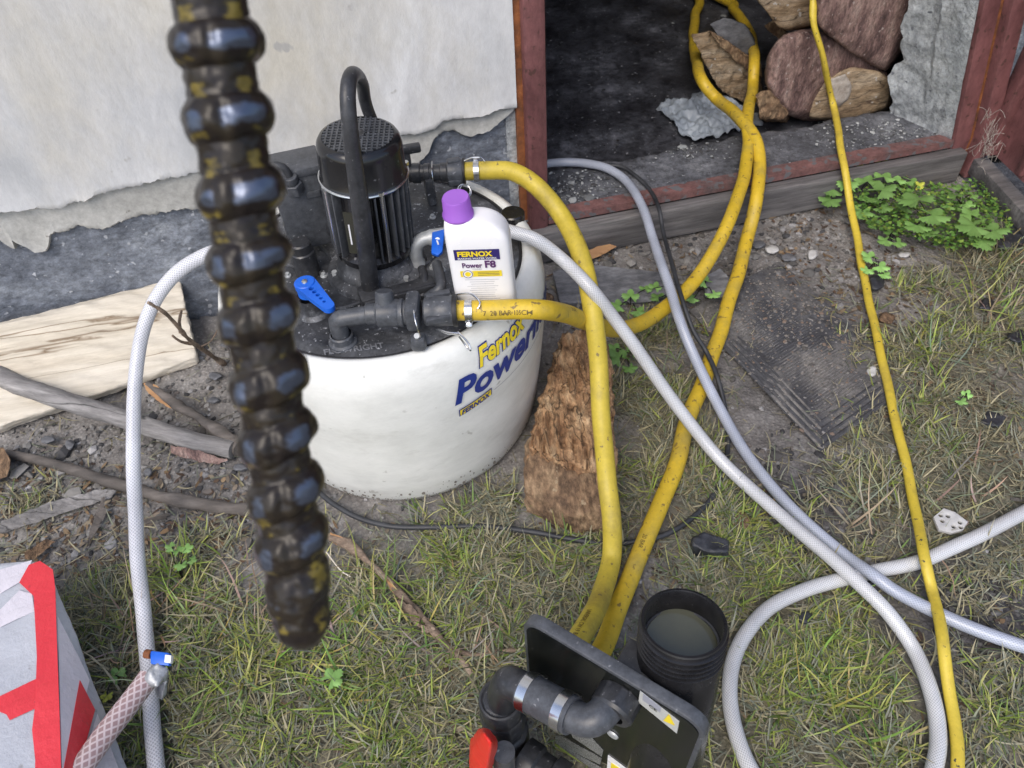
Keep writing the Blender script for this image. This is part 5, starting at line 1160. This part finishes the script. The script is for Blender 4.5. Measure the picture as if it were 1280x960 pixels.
# slabs and boards on the soil before the threshold
o = chip('grey_slab', [(690, 338, .014), (740, 330, .016), (832, 340, .016), (856, 360, .014), (810, 378, .012), (700, 378, .012), (690, 345, 0), (856, 364, -.004), (800, 382, -.004), (700, 384, -.004)], 'slate', 'flat grey board fragment on the soil below the threshold', 'board', 101, .002, .1, .012)
o = chip('tan_board', [(720, 318, .016), (760, 303, .02), (772, 308, .016), (750, 322, .008), (722, 328, .004)], 'orange_chip', 'tan broken wood end under the threshold board', 'wood chip', 102)
o = chip('tan_board', [(988, 240, .02), (1006, 233, .026), (1022, 237, .022), (1010, 244, .01), (990, 246, .006)], 'orange_chip', 'small tan wood sliver on the board left of the weeds', 'wood chip', 103)
o = chip('stone_block', [(880, 345, .02), (900, 335, .024), (918, 352, .02), (910, 372, .01), (885, 372, .008), (880, 372, 0), (920, 375, 0)], 'slate', 'grey stone between the two yellow hoses by the mat', 'stone', 104)

# ------------------------------------------------------------------ RUBBER MAT half buried
rm = thing('rubber_mat', G(1000, 450, 0), 'black ribbed rubber mat half buried in dirt between the hoses', 'mat')
m0, mL, mR = G(1026, 564, .008), G(868, 395, .004), G(1118, 498, .006); mU = G(962, 330, .0)
ex_ = (mR - m0); ey_ = (mL - m0); ex_.z = ey_.z = 0; Lx, Ly = ex_.length, ey_.length; ex_.normalize(); ey_.normalize()
def mp(u, v, z=.0): return Vector((m0.x, m0.y, 0)) + ex_ * u + ey_ * v + Vector((0, 0, z))
vs, fs = [], []; nu, nv = 60, 90; LxM, LyM = Lx * 1.35, Ly * 1.05
for j in range(nv + 1):
    for i in range(nu + 1):
        u, v = LxM * i / nu, LyM * j / nv; fade = min(1, max(0, 1 - (v / Ly - .35) * .9)) ; q = .0070 - .006 * (1 - fade) - .012 * max(0, u / Lx - .75) ** 1.2 + .003 * noise.noise(Vector((u * 12, v * 12, 3)))
        vs.append(mp(u, v, q))
for j in range(nv):
    for i in range(nu): a = j * (nu + 1) + i; fs.append((a, a + 1, a + nu + 2, a + nu + 1))
sheet = mk('mat_sheet', (vs, fs), 'rubber_mat', rm)
def mz(u, v):
    fade = min(1, max(0, 1 - (v / Ly - .35) * .9)); return .0070 - .006 * (1 - fade) - .012 * max(0, u / Lx - .75) ** 1.2 + .003 * noise.noise(Vector((u * 12, v * 12, 3)))
def rib(u0, v0, u1, v1, wd, ht, name='edge_rib'):
    pa = [mp(u0 + (u1 - u0) * k / 20, v0 + (v1 - v0) * k / 20, mz(u0 + (u1 - u0) * k / 20, v0 + (v1 - v0) * k / 20) + ht * .3 - wd * .75) for k in range(21)]
    return tube(pa, wd, 6, flat=.8)
for k, wd in ((0, .0035), (1, .003), (2, .003), (3, .002)): 
    o_ = .006 + k * .013; mk('edge_rib', rib(o_, o_, Lx * 1.0, o_, wd, .006), 'rubber_mat', rm)
    mk('edge_rib', rib(o_, o_, o_, Ly * .75, wd, .006), 'rubber_mat', rm)
gs = []
for k in range(44):
    v = .058 + k * .0062
    if v > Ly * .9: break
    g = rib(.058, v, Lx * .95, v, .0013, .003); gs.append(g[:2])
o = mk('fine_ribs', join(*gs), 'rubber_mat', rm); o['kind'] = 'stuff'
sp = []
for i in range(1500):
    u, v = random.uniform(0, Lx * 1.25), random.uniform(0, Ly); 
    if random.random() > .25 + .8 * (u / Lx) * (v / Ly) + .4 * (v / Ly): continue
    c = random.choice([(.16, .15, .14), (.24, .22, .2), (.09, .085, .08), (.2, .15, .12)]); p = mp(u, v, mz(u, v)); sp.append((p.x, p.y, p.z + .001, .0022 * math.exp(random.gauss(0, .4)), c, .6))
scatter('mat_dirt', sp, 'loose grit and crumbs lying on the rubber mat')

# ------------------------------------------------------------------ WEEDS
def leafgeo(p, R, az, tilt, lobes=5, jagn=3):
    d = Vector((math.cos(az), math.sin(az), 0)); e = Vector((-d.y, d.x, 0)); nrm_ = Vector((0, 0, 1)); n = 46; vs = [p + d * (R * .15)]; fs = []
    for i in range(n + 1):
        a = -2.5 + 5.0 * i / n; lob = abs(math.cos(a * lobes / 2 * .98)) ** .6; r = R * (.50 + .42 * lob) * (1 + .12 * math.sin(a * 26)) * (1 - .12 * abs(a) / 2.5)
        v = p + d * (R * .15 + r * math.cos(a)) + e * (r * math.sin(a)); rr = r / R
        v.z += math.sin(tilt) * r * math.cos(a) - R * .18 * rr * rr + .10 * R * math.cos(a * lobes); vs.append(v)
    for i in range(n): fs.append((0, i + 1, i + 2))
    return vs, fs
def weed(label, leaves, base, group=None):
    t = thing('weed', G(*base), label, 'weed', group); b = G(*base)
    for (x, y, z, Rp, az, yel) in leaves:
        p = G(x, y, z); dist = (p - CAMP).length; R = Rp / F * dist; g = leafgeo(p, R, az + random.gauss(0, .2), random.uniform(-.2, .4))
        c = (1, 1, 1) if not yel else ((2.6, 1.5, .8) if yel == 1 else (1.5, 1.5, 1.6)); k = random.uniform(.7, 1.1)
        lf = mk('leaf', g, 'weed_leaf', t, tint=[tuple(q * k for q in c)] * len(g[0]), sharp=180)
        mk('stalk', tube(catmull([b + Vector((random.gauss(0, .004), random.gauss(0, .004), 0)), b.lerp(p, .5) + Vector((0, 0, .012)), p], .01), .0009, 6), 'weed_leaf', lf, tint=None)
    return t
weed('pale green lobed weed growing where the thin yellow hose crosses the threshold board', [(1044, 236, .05, 17, 2.6, 0), (1060, 232, .07, 14, 1.2, 0), (1046, 216, .06, 11, 2.0, 1), (1034, 226, .05, 9, 3.2, 1), (1084, 228, .07, 17, .8, 0), (1082, 212, .07, 13, 1.5, 1), (1100, 206, .06, 10, .6, 1), (1040, 248, .04, 16, -2.4, 0)], (1070, 250, 0), 'lobed weeds by the door')
weed('bright lobed weed just right of the thin yellow hose', [(1100, 238, .08, 18, .3, 0), (1104, 222, .08, 14, 1.0, 0), (1088, 246, .05, 16, -1.8, 0), (1078, 262, .04, 15, -2.2, 0), (1100, 258, .05, 13, -.5, 0), (1120, 226, .06, 12, .8, 2)], (1098, 262, 0), 'lobed weeds by the door')
weed('largest lobed weed in the middle of the green patch', [(1150, 252, .09, 24, 1.8, 0), (1162, 268, .08, 20, -.4, 0), (1146, 280, .06, 18, -1.9, 0), (1158, 288, .05, 14, -1.2, 0), (1134, 258, .06, 13, 2.8, 0)], (1156, 282, 0), 'lobed weeds by the door')
weed('broad-leaved weed at the right of the green patch', [(1222, 282, .07, 22, 2.9, 0), (1238, 288, .07, 17, -.2, 0), (1226, 298, .05, 17, -1.6, 0), (1216, 270, .06, 14, 2.0, 0)], (1228, 290, 0), 'lobed weeds by the door')
weed('low grey-green weed at the lower edge of the green patch', [(1110, 300, .03, 12, 3.0, 0), (1120, 302, .03, 11, -.3, 0), (1114, 292, .03, 9, 1.6, 0), (1094, 280, .03, 10, 2.4, 0), (1100, 272, .03, 9, 1.0, 2)], (1114, 300, 0), 'lobed weeds by the door')
weed('dusty grey-green weed beside the thin yellow hose below the patch', [(1090, 322, .03, 12, 2.4, 2), (1098, 332, .03, 12, -.4, 2), (1086, 336, .02, 10, -2.2, 2), (1104, 342, .02, 9, -1, 2)], (1094, 332, 0), 'lobed weeds by the door')
weed('small-leaved lobed weed close to the open door board', [(1196, 246, .05, 11, 1.5, 0), (1206, 254, .05, 10, -.5, 2), (1190, 258, .05, 9, 2.6, 0), (1214, 244, .06, 8, .4, 0), (1202, 236, .05, 9, 1.2, 0), (1184, 248, .04, 8, 3, 2)], (1200, 256, 0), 'lobed weeds by the door')
weed('small weed with yellowing leaves at the back edge of the green patch', [(1128, 218, .05, 9, 1.5, 1), (1138, 226, .05, 10, -.5, 0), (1120, 212, .05, 8, 2.6, 0), (1146, 232, .05, 8, .4, 1), (1132, 236, .04, 10, -1.2, 0)], (1134, 234, 0), 'lobed weeds by the door')
weed('green seedling between dull yellow hose and braided hose', [(788, 372, .03, 13, 1.5, 0), (776, 382, .03, 13, 2.8, 0), (795, 388, .03, 12, -.5, 0), (806, 362, .02, 10, 1, 0)], (788, 382, 0))
weed('lobed weed in the grass right of the rotten wood', [(776, 448, .03, 17, 2.2, 0), (790, 440, .03, 13, .6, 0), (770, 436, .03, 11, 2.8, 0), (786, 458, .02, 12, -1, 0)], (780, 448, 0))
weed('dusty grey weed between the crossing yellow hoses', [(882, 352, .03, 13, 2.2, 2), (890, 366, .03, 12, -1, 2), (868, 372, .02, 11, 2.8, 2), (872, 348, .02, 9, 1.5, 2), (824, 372, .02, 12, 2, 0), (818, 360, .02, 10, 1, 0)], (880, 362, 0))
weed('single broad bright leaf in the grass below the dark rod', [(412, 850, .03, 16, .4, 0)], (404, 858, 0))
weed('round green leaf in the grass beside the left braided hose', [(148, 846, .02, 11, 2, 0), (134, 868, .02, 8, -1.5, 1)], (150, 850, 0))
weed('pale feathery weed at the top of the lower left grass', [(224, 690, .05, 9, 1.6, 0), (215, 684, .06, 8, 2.6, 0), (232, 686, .06, 8, .6, 0), (226, 704, .04, 9, -1.6, 0), (238, 700, .04, 7, -.3, 0)], (228, 730, 0))
weed('small green weed behind the coal lump in the right grass', [(1200, 500, .015, 8, -.8, 2), (1208, 494, .015, 7, 1, 2)], (1202, 500, 0))
V, Fc, T_ = [], [], []
for x, y in rnd_in([(1050, 222), (1110, 218), (1180, 232), (1225, 222), (1252, 252), (1268, 285), (1236, 300), (1190, 312), (1140, 296), (1090, 286), (1066, 258)], 3000):
    p = G(x, y, random.uniform(.004, .055)); R = random.uniform(.005, .011); a = random.uniform(0, 2 * PI); d = Vector((math.cos(a), math.sin(a), random.uniform(-.3, .5))); e = Vector((-math.sin(a), math.cos(a), random.uniform(-.3, .3)))
    if wst(p)[1] > -.035 or noise.noise(Vector((p.x * 26, p.y * 26, 5))) < -.22: continue
    k = len(V); V += [p, p + d * R * .5 + e * R * .45, p + d * R * 1.1, p + d * R * .5 - e * R * .45]; Fc.append((k, k + 1, k + 2, k + 3)); c = random.choice([(.5, .62, .4), (.75, .8, .6), (.35, .42, .3), (1.1, .9, .55)]); T_ += [c] * 4
tag(mk('ground_cover', (V, Fc), 'weed_leaf', tint=T_, smooth=False), 'dense small-leaved green ground cover by the door corner', None, None, 'stuff')

# ------------------------------------------------------------------ WRAPPED BOX bottom left
wb = thing('taped_box', G(40, 900, 0), 'pale box wrapped with red and white barrier tape at the lower left', 'box')
zt = .13
TP = [(-260, 800), (0, 703), (38, 700), (56, 706), (66, 722), (69, 760), (82, 1060), (-260, 1200)]
top_ = [G(x, y, zt) for x, y in TP]; bot_ = [G(x, y, 0) for x, y in [(-230, 900), (20, 800), (70, 778), (82, 792), (96, 822), (112, 860), (215, 1100), (-200, 1260)]]
vs = top_ + bot_; n = len(TP); fs = [tuple(range(n))[::-1], tuple(range(n, 2 * n))] + [(i, (i + 1) % n, (i + 1) % n + n, i + n) for i in range(n)]
bx_ = chunk('box_body', vs, 'box_grey', wb, .016, .0022, 14, 140)
def top_strip(px, m, name, off): fixn(mk(name, prism([G(x, y, zt + off) for x, y in px], (0, 0, 1), .0008), m, wb))
def sidep(px, py, off=.0015):
    p0, p1, p2_ = top_[5], top_[6], bot_[6]; nn = (p1 - p0).cross(p2_ - p0).normalized()
    if nn.dot(CAMP - p0) < 0: nn = -nn
    return plane(px, py, p0 + nn * off, nn), nn
def side_strip(px, m, name, off=.0015):
    q = [sidep(x, y, off) for x, y in px]; fixn(mk(name, prism([a for a, _ in q], q[0][1], .0008), m, wb))
top_strip([(0, 712), (40, 700), (30, 724), (0, 742)][:4], 'tape_white', 'white_tape', .0012)
top_strip([(0, 762), (24, 738), (40, 742), (43, 764), (20, 774), (0, 784)], 'tape_white', 'white_tape', .0012)
top_strip([(-4, 872), (46, 848), (47, 884), (12, 900), (8, 893), (-4, 888)], 'tape_red', 'red_tape', .0016)
top_strip([(24, 728), (36, 706), (50, 701), (66, 712), (69, 735), (71, 800), (74, 880), (79, 1050), (42, 1050), (44, 950), (40, 912), (44, 880), (46, 820), (42, 745)], 'tape_red', 'red_tape', .0026)
side_strip([(72, 770), (98, 820), (112, 850), (86, 962), (79, 980), (76, 900)], 'tape_white', 'white_tape')
side_strip([(100, 850), (119, 887), (112, 912), (84, 1010), (80, 960)], 'tape_red', 'red_tape', .0022)
side_strip([(122, 892), (150, 965), (118, 1010), (105, 950)], 'tape_white', 'white_tape')

# ------------------------------------------------------------------ FILTER UNIT bottom right
PZ = .33; A_ = G(653, 772, PZ); B_ = G(884, 912, PZ); pd = (B_ - A_).normalized(); pn = Vector((pd.y, -pd.x, 0))
if pn.dot(CAMP - A_) < 0: pn = -pn
PLn = (B_ - A_).length; UPV = Vector((0, 0, 1))
fu = thing('magnetic_filter', G(800, 900, 0), 'black magnetic filter with a square plate, bent pipes and a red valve', 'filter unit')
def FPt(u, z): return A_ + pd * u + Vector((0, 0, z - PZ))
def rrect(u0, u1, z0, z1, r, n=8):
    pts = []
    for cx, cz, a0 in ((u1 - r, z1 - r, 0), (u0 + r, z1 - r, PI / 2), (u0 + r, z0 + r, PI), (u1 - r, z0 + r, 1.5 * PI)):
        for k in range(n + 1): a = a0 + PI / 2 * k / n; pts.append((cx + r * math.cos(a), cz + r * math.sin(a)))
    return pts
rr = rrect(0, PLn, .045, PZ, .024)
plt = fixn(mk('plate', prism([FPt(u, z) for u, z in rr], pn, .014), 'grey_plastic', fu, bevel=.0015))
ri_ = rrect(.005, PLn - .005, .050, PZ - .005, .020)
face = fixn(mk('plate_face', prism([FPt(u, z) + pn * .0015 for u, z in ri_], pn, .002), 'plate_black', fu))
def FQ(x, y, off=.0): return plane(x, y, A_ + pn * off, pn)
def fquad(px, m, name, off=.0025, parent=None): return fixn(mk(name, prism([FQ(x, y, off) for x, y in px], pn, .0006), m, parent or plt))
lab = fquad([(800, 864), (849, 902), (846, 917), (798, 878)], 'label_silver', 'warning_label')
fquad([(804, 868), (826, 885), (825, 891), (803, 875)], 'ink_grey', 'label_block', .0032, lab)
fquad([(836, 893), (843, 907), (829, 901)], 'ink_yellow', 'warning_triangle', .0032, lab)
q0, q1 = FQ(811, 882, .003), FQ(824, 892, .003); text('CE', .008, q0, q1 - q0, UPV, 'ink_black', parent=lab, depth=.0006, bold=.0002)
for k in range(6):
    o_ = k * 11
    fquad([(694 + 0, 920 + o_ * 1.25), (700, 918 + o_ * 1.0 + 2), (752, 948 + o_ * 1.1), (750, 956 + o_ * 1.1), (694, 929 + o_ * 1.25)], 'label_mesh', 'rating_label', .0025)
fquad([(712, 912), (735, 918), (754, 938), (752, 946), (716, 922)], 'label_mesh', 'rating_label', .0025)
fquad([(760, 944), (790, 966), (784, 1010), (756, 990)], 'bottle_white', 'white_label', .0027)
fquad([(764, 954), (776, 962), (772, 980), (762, 972)], 'ink_yellow', 'label_block', .0034)
fquad([(789, 953), (800, 964), (800, 985), (792, 975)], 'ink_yellow', 'label_block', .0027)
for x, y in ((766, 918), (812, 957)): mk('screw_cap', lathe([(.0075, 0), (.0065, .002), (0, .0026)], FQ(x, y, .002), pn, 24), 'zinc', fu)
# outlet nut and bend
n0 = FQ(777, 866, .0)
nut = mk('union_nut', lathe([(0, 0), (.0215, 0), (.0235, .003), (.0235, .022), (.021, .0255), (.015, .026)], n0, pn, 60, fn=lambda r, h, a: r * (1 - (.05 if (math.sin(a * 8) > .3 and .002 < h < .022) else 0))), 'black_plastic', fu, sharp=30)
bend = catmull([FQ(770, 873, .01), FQ(757, 887, .025), FQ(748, 896, .036), FQ(735, 901, .044), FQ(718, 896, .047), FQ(700, 886, .047)], .004)
mk('bend', tube(bend, .0165, 28, up_bias=False), 'grey_plastic', fu, sharp=80)
s0_, s1_ = FQ(716, 895, .047), FQ(655, 862, .047); sx_ = (s1_ - s0_).normalized(); SLn = (s1_ - s0_).length
mk('rubber_sleeve', tube(catmull([s0_, s0_.lerp(s1_, .5), s1_], .006), .0200, 28), 'grey_plastic', fu, sharp=60)
for q in (.010, SLn - .008):
    c = clip(s0_ + sx_ * q, sx_, .0203, parent=fu, ang=2.3, wd=.011)
el = catmull([s1_ - sx_ * .004, FQ(645, 856, .047), FQ(636, 853, .047), FQ(628, 862, .047) - Vector((0, 0, .012)), FQ(627, 869, .047) - Vector((0, 0, .034))], .004)
mk('elbow', tube(el, .0175, 28, up_bias=False), 'black_plastic', fu, sharp=80)
vc = FQ(625, 872, .047) - Vector((0, 0, .012))
mk('valve_body', lathe([(0, .010), (.020, .010), (.0255, .002), (.0265, -.004), (.0265, -.024), (.025, -.028), (.0275, -.032), (.0285, -.060), (.0275, -.066), (.0245, -.070), (.0245, -.085), (.030, -.09), (.030, -.16), (0, -.16)], vc, (0, 0, 1), 10), 'black_plastic', fu, bevel=.0015, sharp=30)
mk('valve_ring', ring(vc + Vector((0, 0, .006)), (0, 0, 1), .0225, .003, 32, 8), 'black_plastic', fu)
rh = FQ(612, 930, .085)
chunk('red_valve_handle', [FQ(x, y, o) for x, y, o in [(586, 925, .105), (598, 907, .105), (615, 910, .10), (625, 926, .10), (622, 940, .10), (607, 956, .105), (604, 1010, .11), (586, 1010, .11), (588, 940, .12), (604, 915, .12), (615, 930, .125), (600, 1000, .125)]], 'red_plastic', fu, .004, .0008, 50, 131, sm=3, rd=2)
mk('grey_pipe', cyl(FQ(630, 940, .088), FQ(632, 1020, .088) - Vector((0, 0, .06)), .0125, n=24), 'grey_plastic', fu)
mk('side_union', lathe([(.0, 0), (.028, 0), (.028, .02), (.024, .024), (.024, .04), (.029, .042), (.029, .06), (0, .06)], FQ(652, 948, .06), pd, 40, fn=lambda r, h, a: r * (1 - .03 * (math.sin(a * 10) > .2))), 'black_plastic', fu, sharp=30)
# black open cylinder behind the plate
rim = G(855, 777, .36); foot = G(822, 1010, .0); cax = (rim - foot).normalized(); RR = .0445; CL = (rim - foot).length
cyb = thing('filter_housing', foot, 'open black cylinder with threaded rim, half full of murky water', 'cylinder')
pr = [(RR - .001, 0), (RR - .001, CL * .55), (RR - .0005, CL - .048)]
for k in range(5): z = CL - .042 + k * .0072; pr += [(RR - .0042, z), (RR - .0040, z + .0026), (RR + .0006, z + .0042), (RR + .0006, z + .0054), (RR - .0042, z + .0070)]
pr += [(RR - .001, CL - .002), (RR - .0018, CL), (RR - .0045, CL), (RR - .0055, CL - .002), (RR - .0057, CL - .12)]
mk('threaded_cylinder', lathe(pr, foot, cax, 64), 'black_scuffed', cyb, sharp=50)
wp = foot + cax * (CL - .036); wd_ = RR - .0058
mk('water', ([wp + Vector((wd_ * 1.01 * math.cos(2 * PI * k / 48), wd_ * 1.01 * math.sin(2 * PI * k / 48), 0)) for k in range(48)], [tuple(range(48))]), 'water', cyb, smooth=False)
mk('inner_ledge', ring(foot + cax * (CL - .030), cax, RR - .0065, .0018, 48, 8), 'black_plastic', cyb)
mk('side_collar', lathe([(.018, 0), (.022, .002), (.022, .008), (.026, .009), (.026, .015)], rim - cax * .07 + pn * .032 - pd * .01, pn, 32), 'black_plastic', cyb)
bkt = mk('mount_bracket', box(A_ + pd * (PLn * .62) - pn * .035 + Vector((0, 0, -.07)), (.06, .04, .09), (pd, pn, UPV)), 'black_plastic', fu, bevel=.006)

# ------------------------------------------------------------------ MAGNETIC ROD held up close to the lens
rod = thing('magnetic_rod', DP(378, 800, .33), 'oily dark magnet rod ringed with sludge beads, held up close to the lens', 'magnet rod')
beads = [(-40, 0), (54, 0), (146, 0), (240, 0), (322, 0), (397, 0), (474, 0), (545, 0), (612, 0), (675, 0), (730, 0)]
def rc(y):           # centre line of the rod as seen, and its distance
    x = float(np.interp(y, [-400, 0, 54, 146, 240, 322, 397, 474, 545, 612, 675, 730, 800], [170, 262, 270, 284, 300, 310, 322, 335, 345, 356, 364, 372, 380])); dep = .262 + (.335 - .262) * (y / 800); return x, dep
ysr = list(np.arange(-150, 806, 1.7)); vs, fs, tn = [], [], []; n = 96; by = [b[0] for b in beads]
cen = [DP(rc(y)[0], y, rc(y)[1]) for y in ysr]; TT, NN = frames(cen); vw = (CAMP - DP(320, 400, .3)).normalized()
_T = TT[100]; _fa = (vw - _T * vw.dot(_T)).normalized(); SGN = 1 if -_T.cross(_fa).dot(RI) > 0 else -1      # positive angles lie on the right
def lobe(x, w_): return math.exp(-(x / w_) ** 4)
for i, y in enumerate(ysr):
    T = TT[i]; fa = (vw - T * vw.dot(T)).normalized(); sdv = T.cross(fa)      # fa faces the viewer
    for k in range(n):
        a = 2 * PI * k / n; d = fa * math.cos(a) - sdv * math.sin(a) * SGN; aa = a if a < PI else a - 2 * PI
        p0 = cen[i] + d * .0126; n1 = noise.noise(p0 * 150); n2 = noise.noise(p0 * 330); n3 = noise.noise(p0 * 700)
        bulge = 0; yb = 1e9
        for bi, b in enumerate(by):
            yo = y - b + (4 + 5 * b / 600.) * math.sin(a) - 3 * n1
            if abs(yo) < abs(yb): yb = yo
            sig = 19 if b < 300 else 15 if b < 500 else 13
            g = max(0, 1 - (yo / (sig + 9)) ** 2) ** .75 if abs(yo) < sig + 9 else 0
            amp = .0038 * (1 if b < 620 else .9 if b < 700 else .4) * (1.0 + .12 * math.sin(a))
            gap = 1 - .45 * math.exp(-((aa + .12) / .14) ** 2) - .12 * math.exp(-((abs(aa) - 1.25) / .2) ** 2)
            bulge = max(bulge, g * amp * gap)
        r = .0124 + bulge + .0007 * n1 + .0004 * n2
        if y > 768: r *= math.sqrt(max(0.02, 1 - ((y - 768) / 40.) ** 2))
        vs.append(cen[i] + d * r)
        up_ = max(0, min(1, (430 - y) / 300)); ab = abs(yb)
        # ochre reflections painted between the beads and as a thin crescent under each
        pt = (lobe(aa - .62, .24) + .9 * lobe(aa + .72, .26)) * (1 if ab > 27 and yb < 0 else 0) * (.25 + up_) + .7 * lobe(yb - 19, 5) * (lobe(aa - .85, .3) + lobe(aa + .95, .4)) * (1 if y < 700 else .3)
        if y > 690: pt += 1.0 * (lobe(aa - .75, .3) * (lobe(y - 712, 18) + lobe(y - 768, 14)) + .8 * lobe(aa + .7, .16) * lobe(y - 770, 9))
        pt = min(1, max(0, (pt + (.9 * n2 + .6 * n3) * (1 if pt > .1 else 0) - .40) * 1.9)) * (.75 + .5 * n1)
        # reflected sky painted on the beads as blue-grey metallic patches
        sheen = 1.25 * lobe(yb + 1, 13) * (lobe(aa + .80, .22) + lobe(aa - .55, .36) * (1 if y > 300 else 1.1) + (.9 * lobe(aa - .02, .2) if y < 330 else 0)) * (1 if y < 700 else .35)
        sheen = min(1, max(0, (sheen + .4 * n2 + .35 * n3 - .5) * 2.6)) * (1 - pt * .6) * (.8 if y < 300 else .7); ol = max(0, min(1, .5 + 1.2 * n1 + .6 * n3)) * .010
        tn.append((.015 + .17 * pt + ol, .0115 + .13 * pt + ol * .8, .0105 + .018 * pt + ol * .25, sheen))
for i in range(len(ysr) - 1):
    for k in range(n): j = (k + 1) % n; fs.append((i * n + k, (i + 1) * n + k, (i + 1) * n + j, i * n + j))
fs.append(tuple(range(n))); fs.append(tuple((len(ysr) - 1) * n + k for k in range(n))[::-1])
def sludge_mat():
    m, nt, ns, ls, b = _nodes('oil_sludge'); at = ns.new('ShaderNodeAttribute'); at.attribute_name = 'tint'; w_ = ns.new('ShaderNodeAttribute'); w_.attribute_name = 'sky_sheen'
    mx = ns.new('ShaderNodeMix'); mx.data_type = 'RGBA'; ls.new(w_.outputs['Fac'], mx.inputs[0]); ls.new(at.outputs['Color'], mx.inputs[6]); mx.inputs[7].default_value = (.14, .165, .225, 1)  # blue-grey sheen colour standing in for reflected sky
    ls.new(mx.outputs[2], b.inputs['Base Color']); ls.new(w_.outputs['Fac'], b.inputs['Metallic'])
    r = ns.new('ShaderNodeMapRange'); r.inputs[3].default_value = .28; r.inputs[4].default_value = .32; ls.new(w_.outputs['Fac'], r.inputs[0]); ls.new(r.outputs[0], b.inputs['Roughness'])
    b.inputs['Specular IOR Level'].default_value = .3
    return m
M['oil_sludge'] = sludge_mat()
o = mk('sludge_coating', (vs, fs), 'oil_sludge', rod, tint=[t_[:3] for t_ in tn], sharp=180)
a_ = o.data.attributes.new('sky_sheen', 'FLOAT', 'POINT'); a_.data.foreach_set('value', [t_[3] for t_ in tn]); fixn(o)
print('objects', len(bpy.data.objects), 'tris', sum(len(o.data.polygons) for o in bpy.data.objects if o.type == 'MESH'))
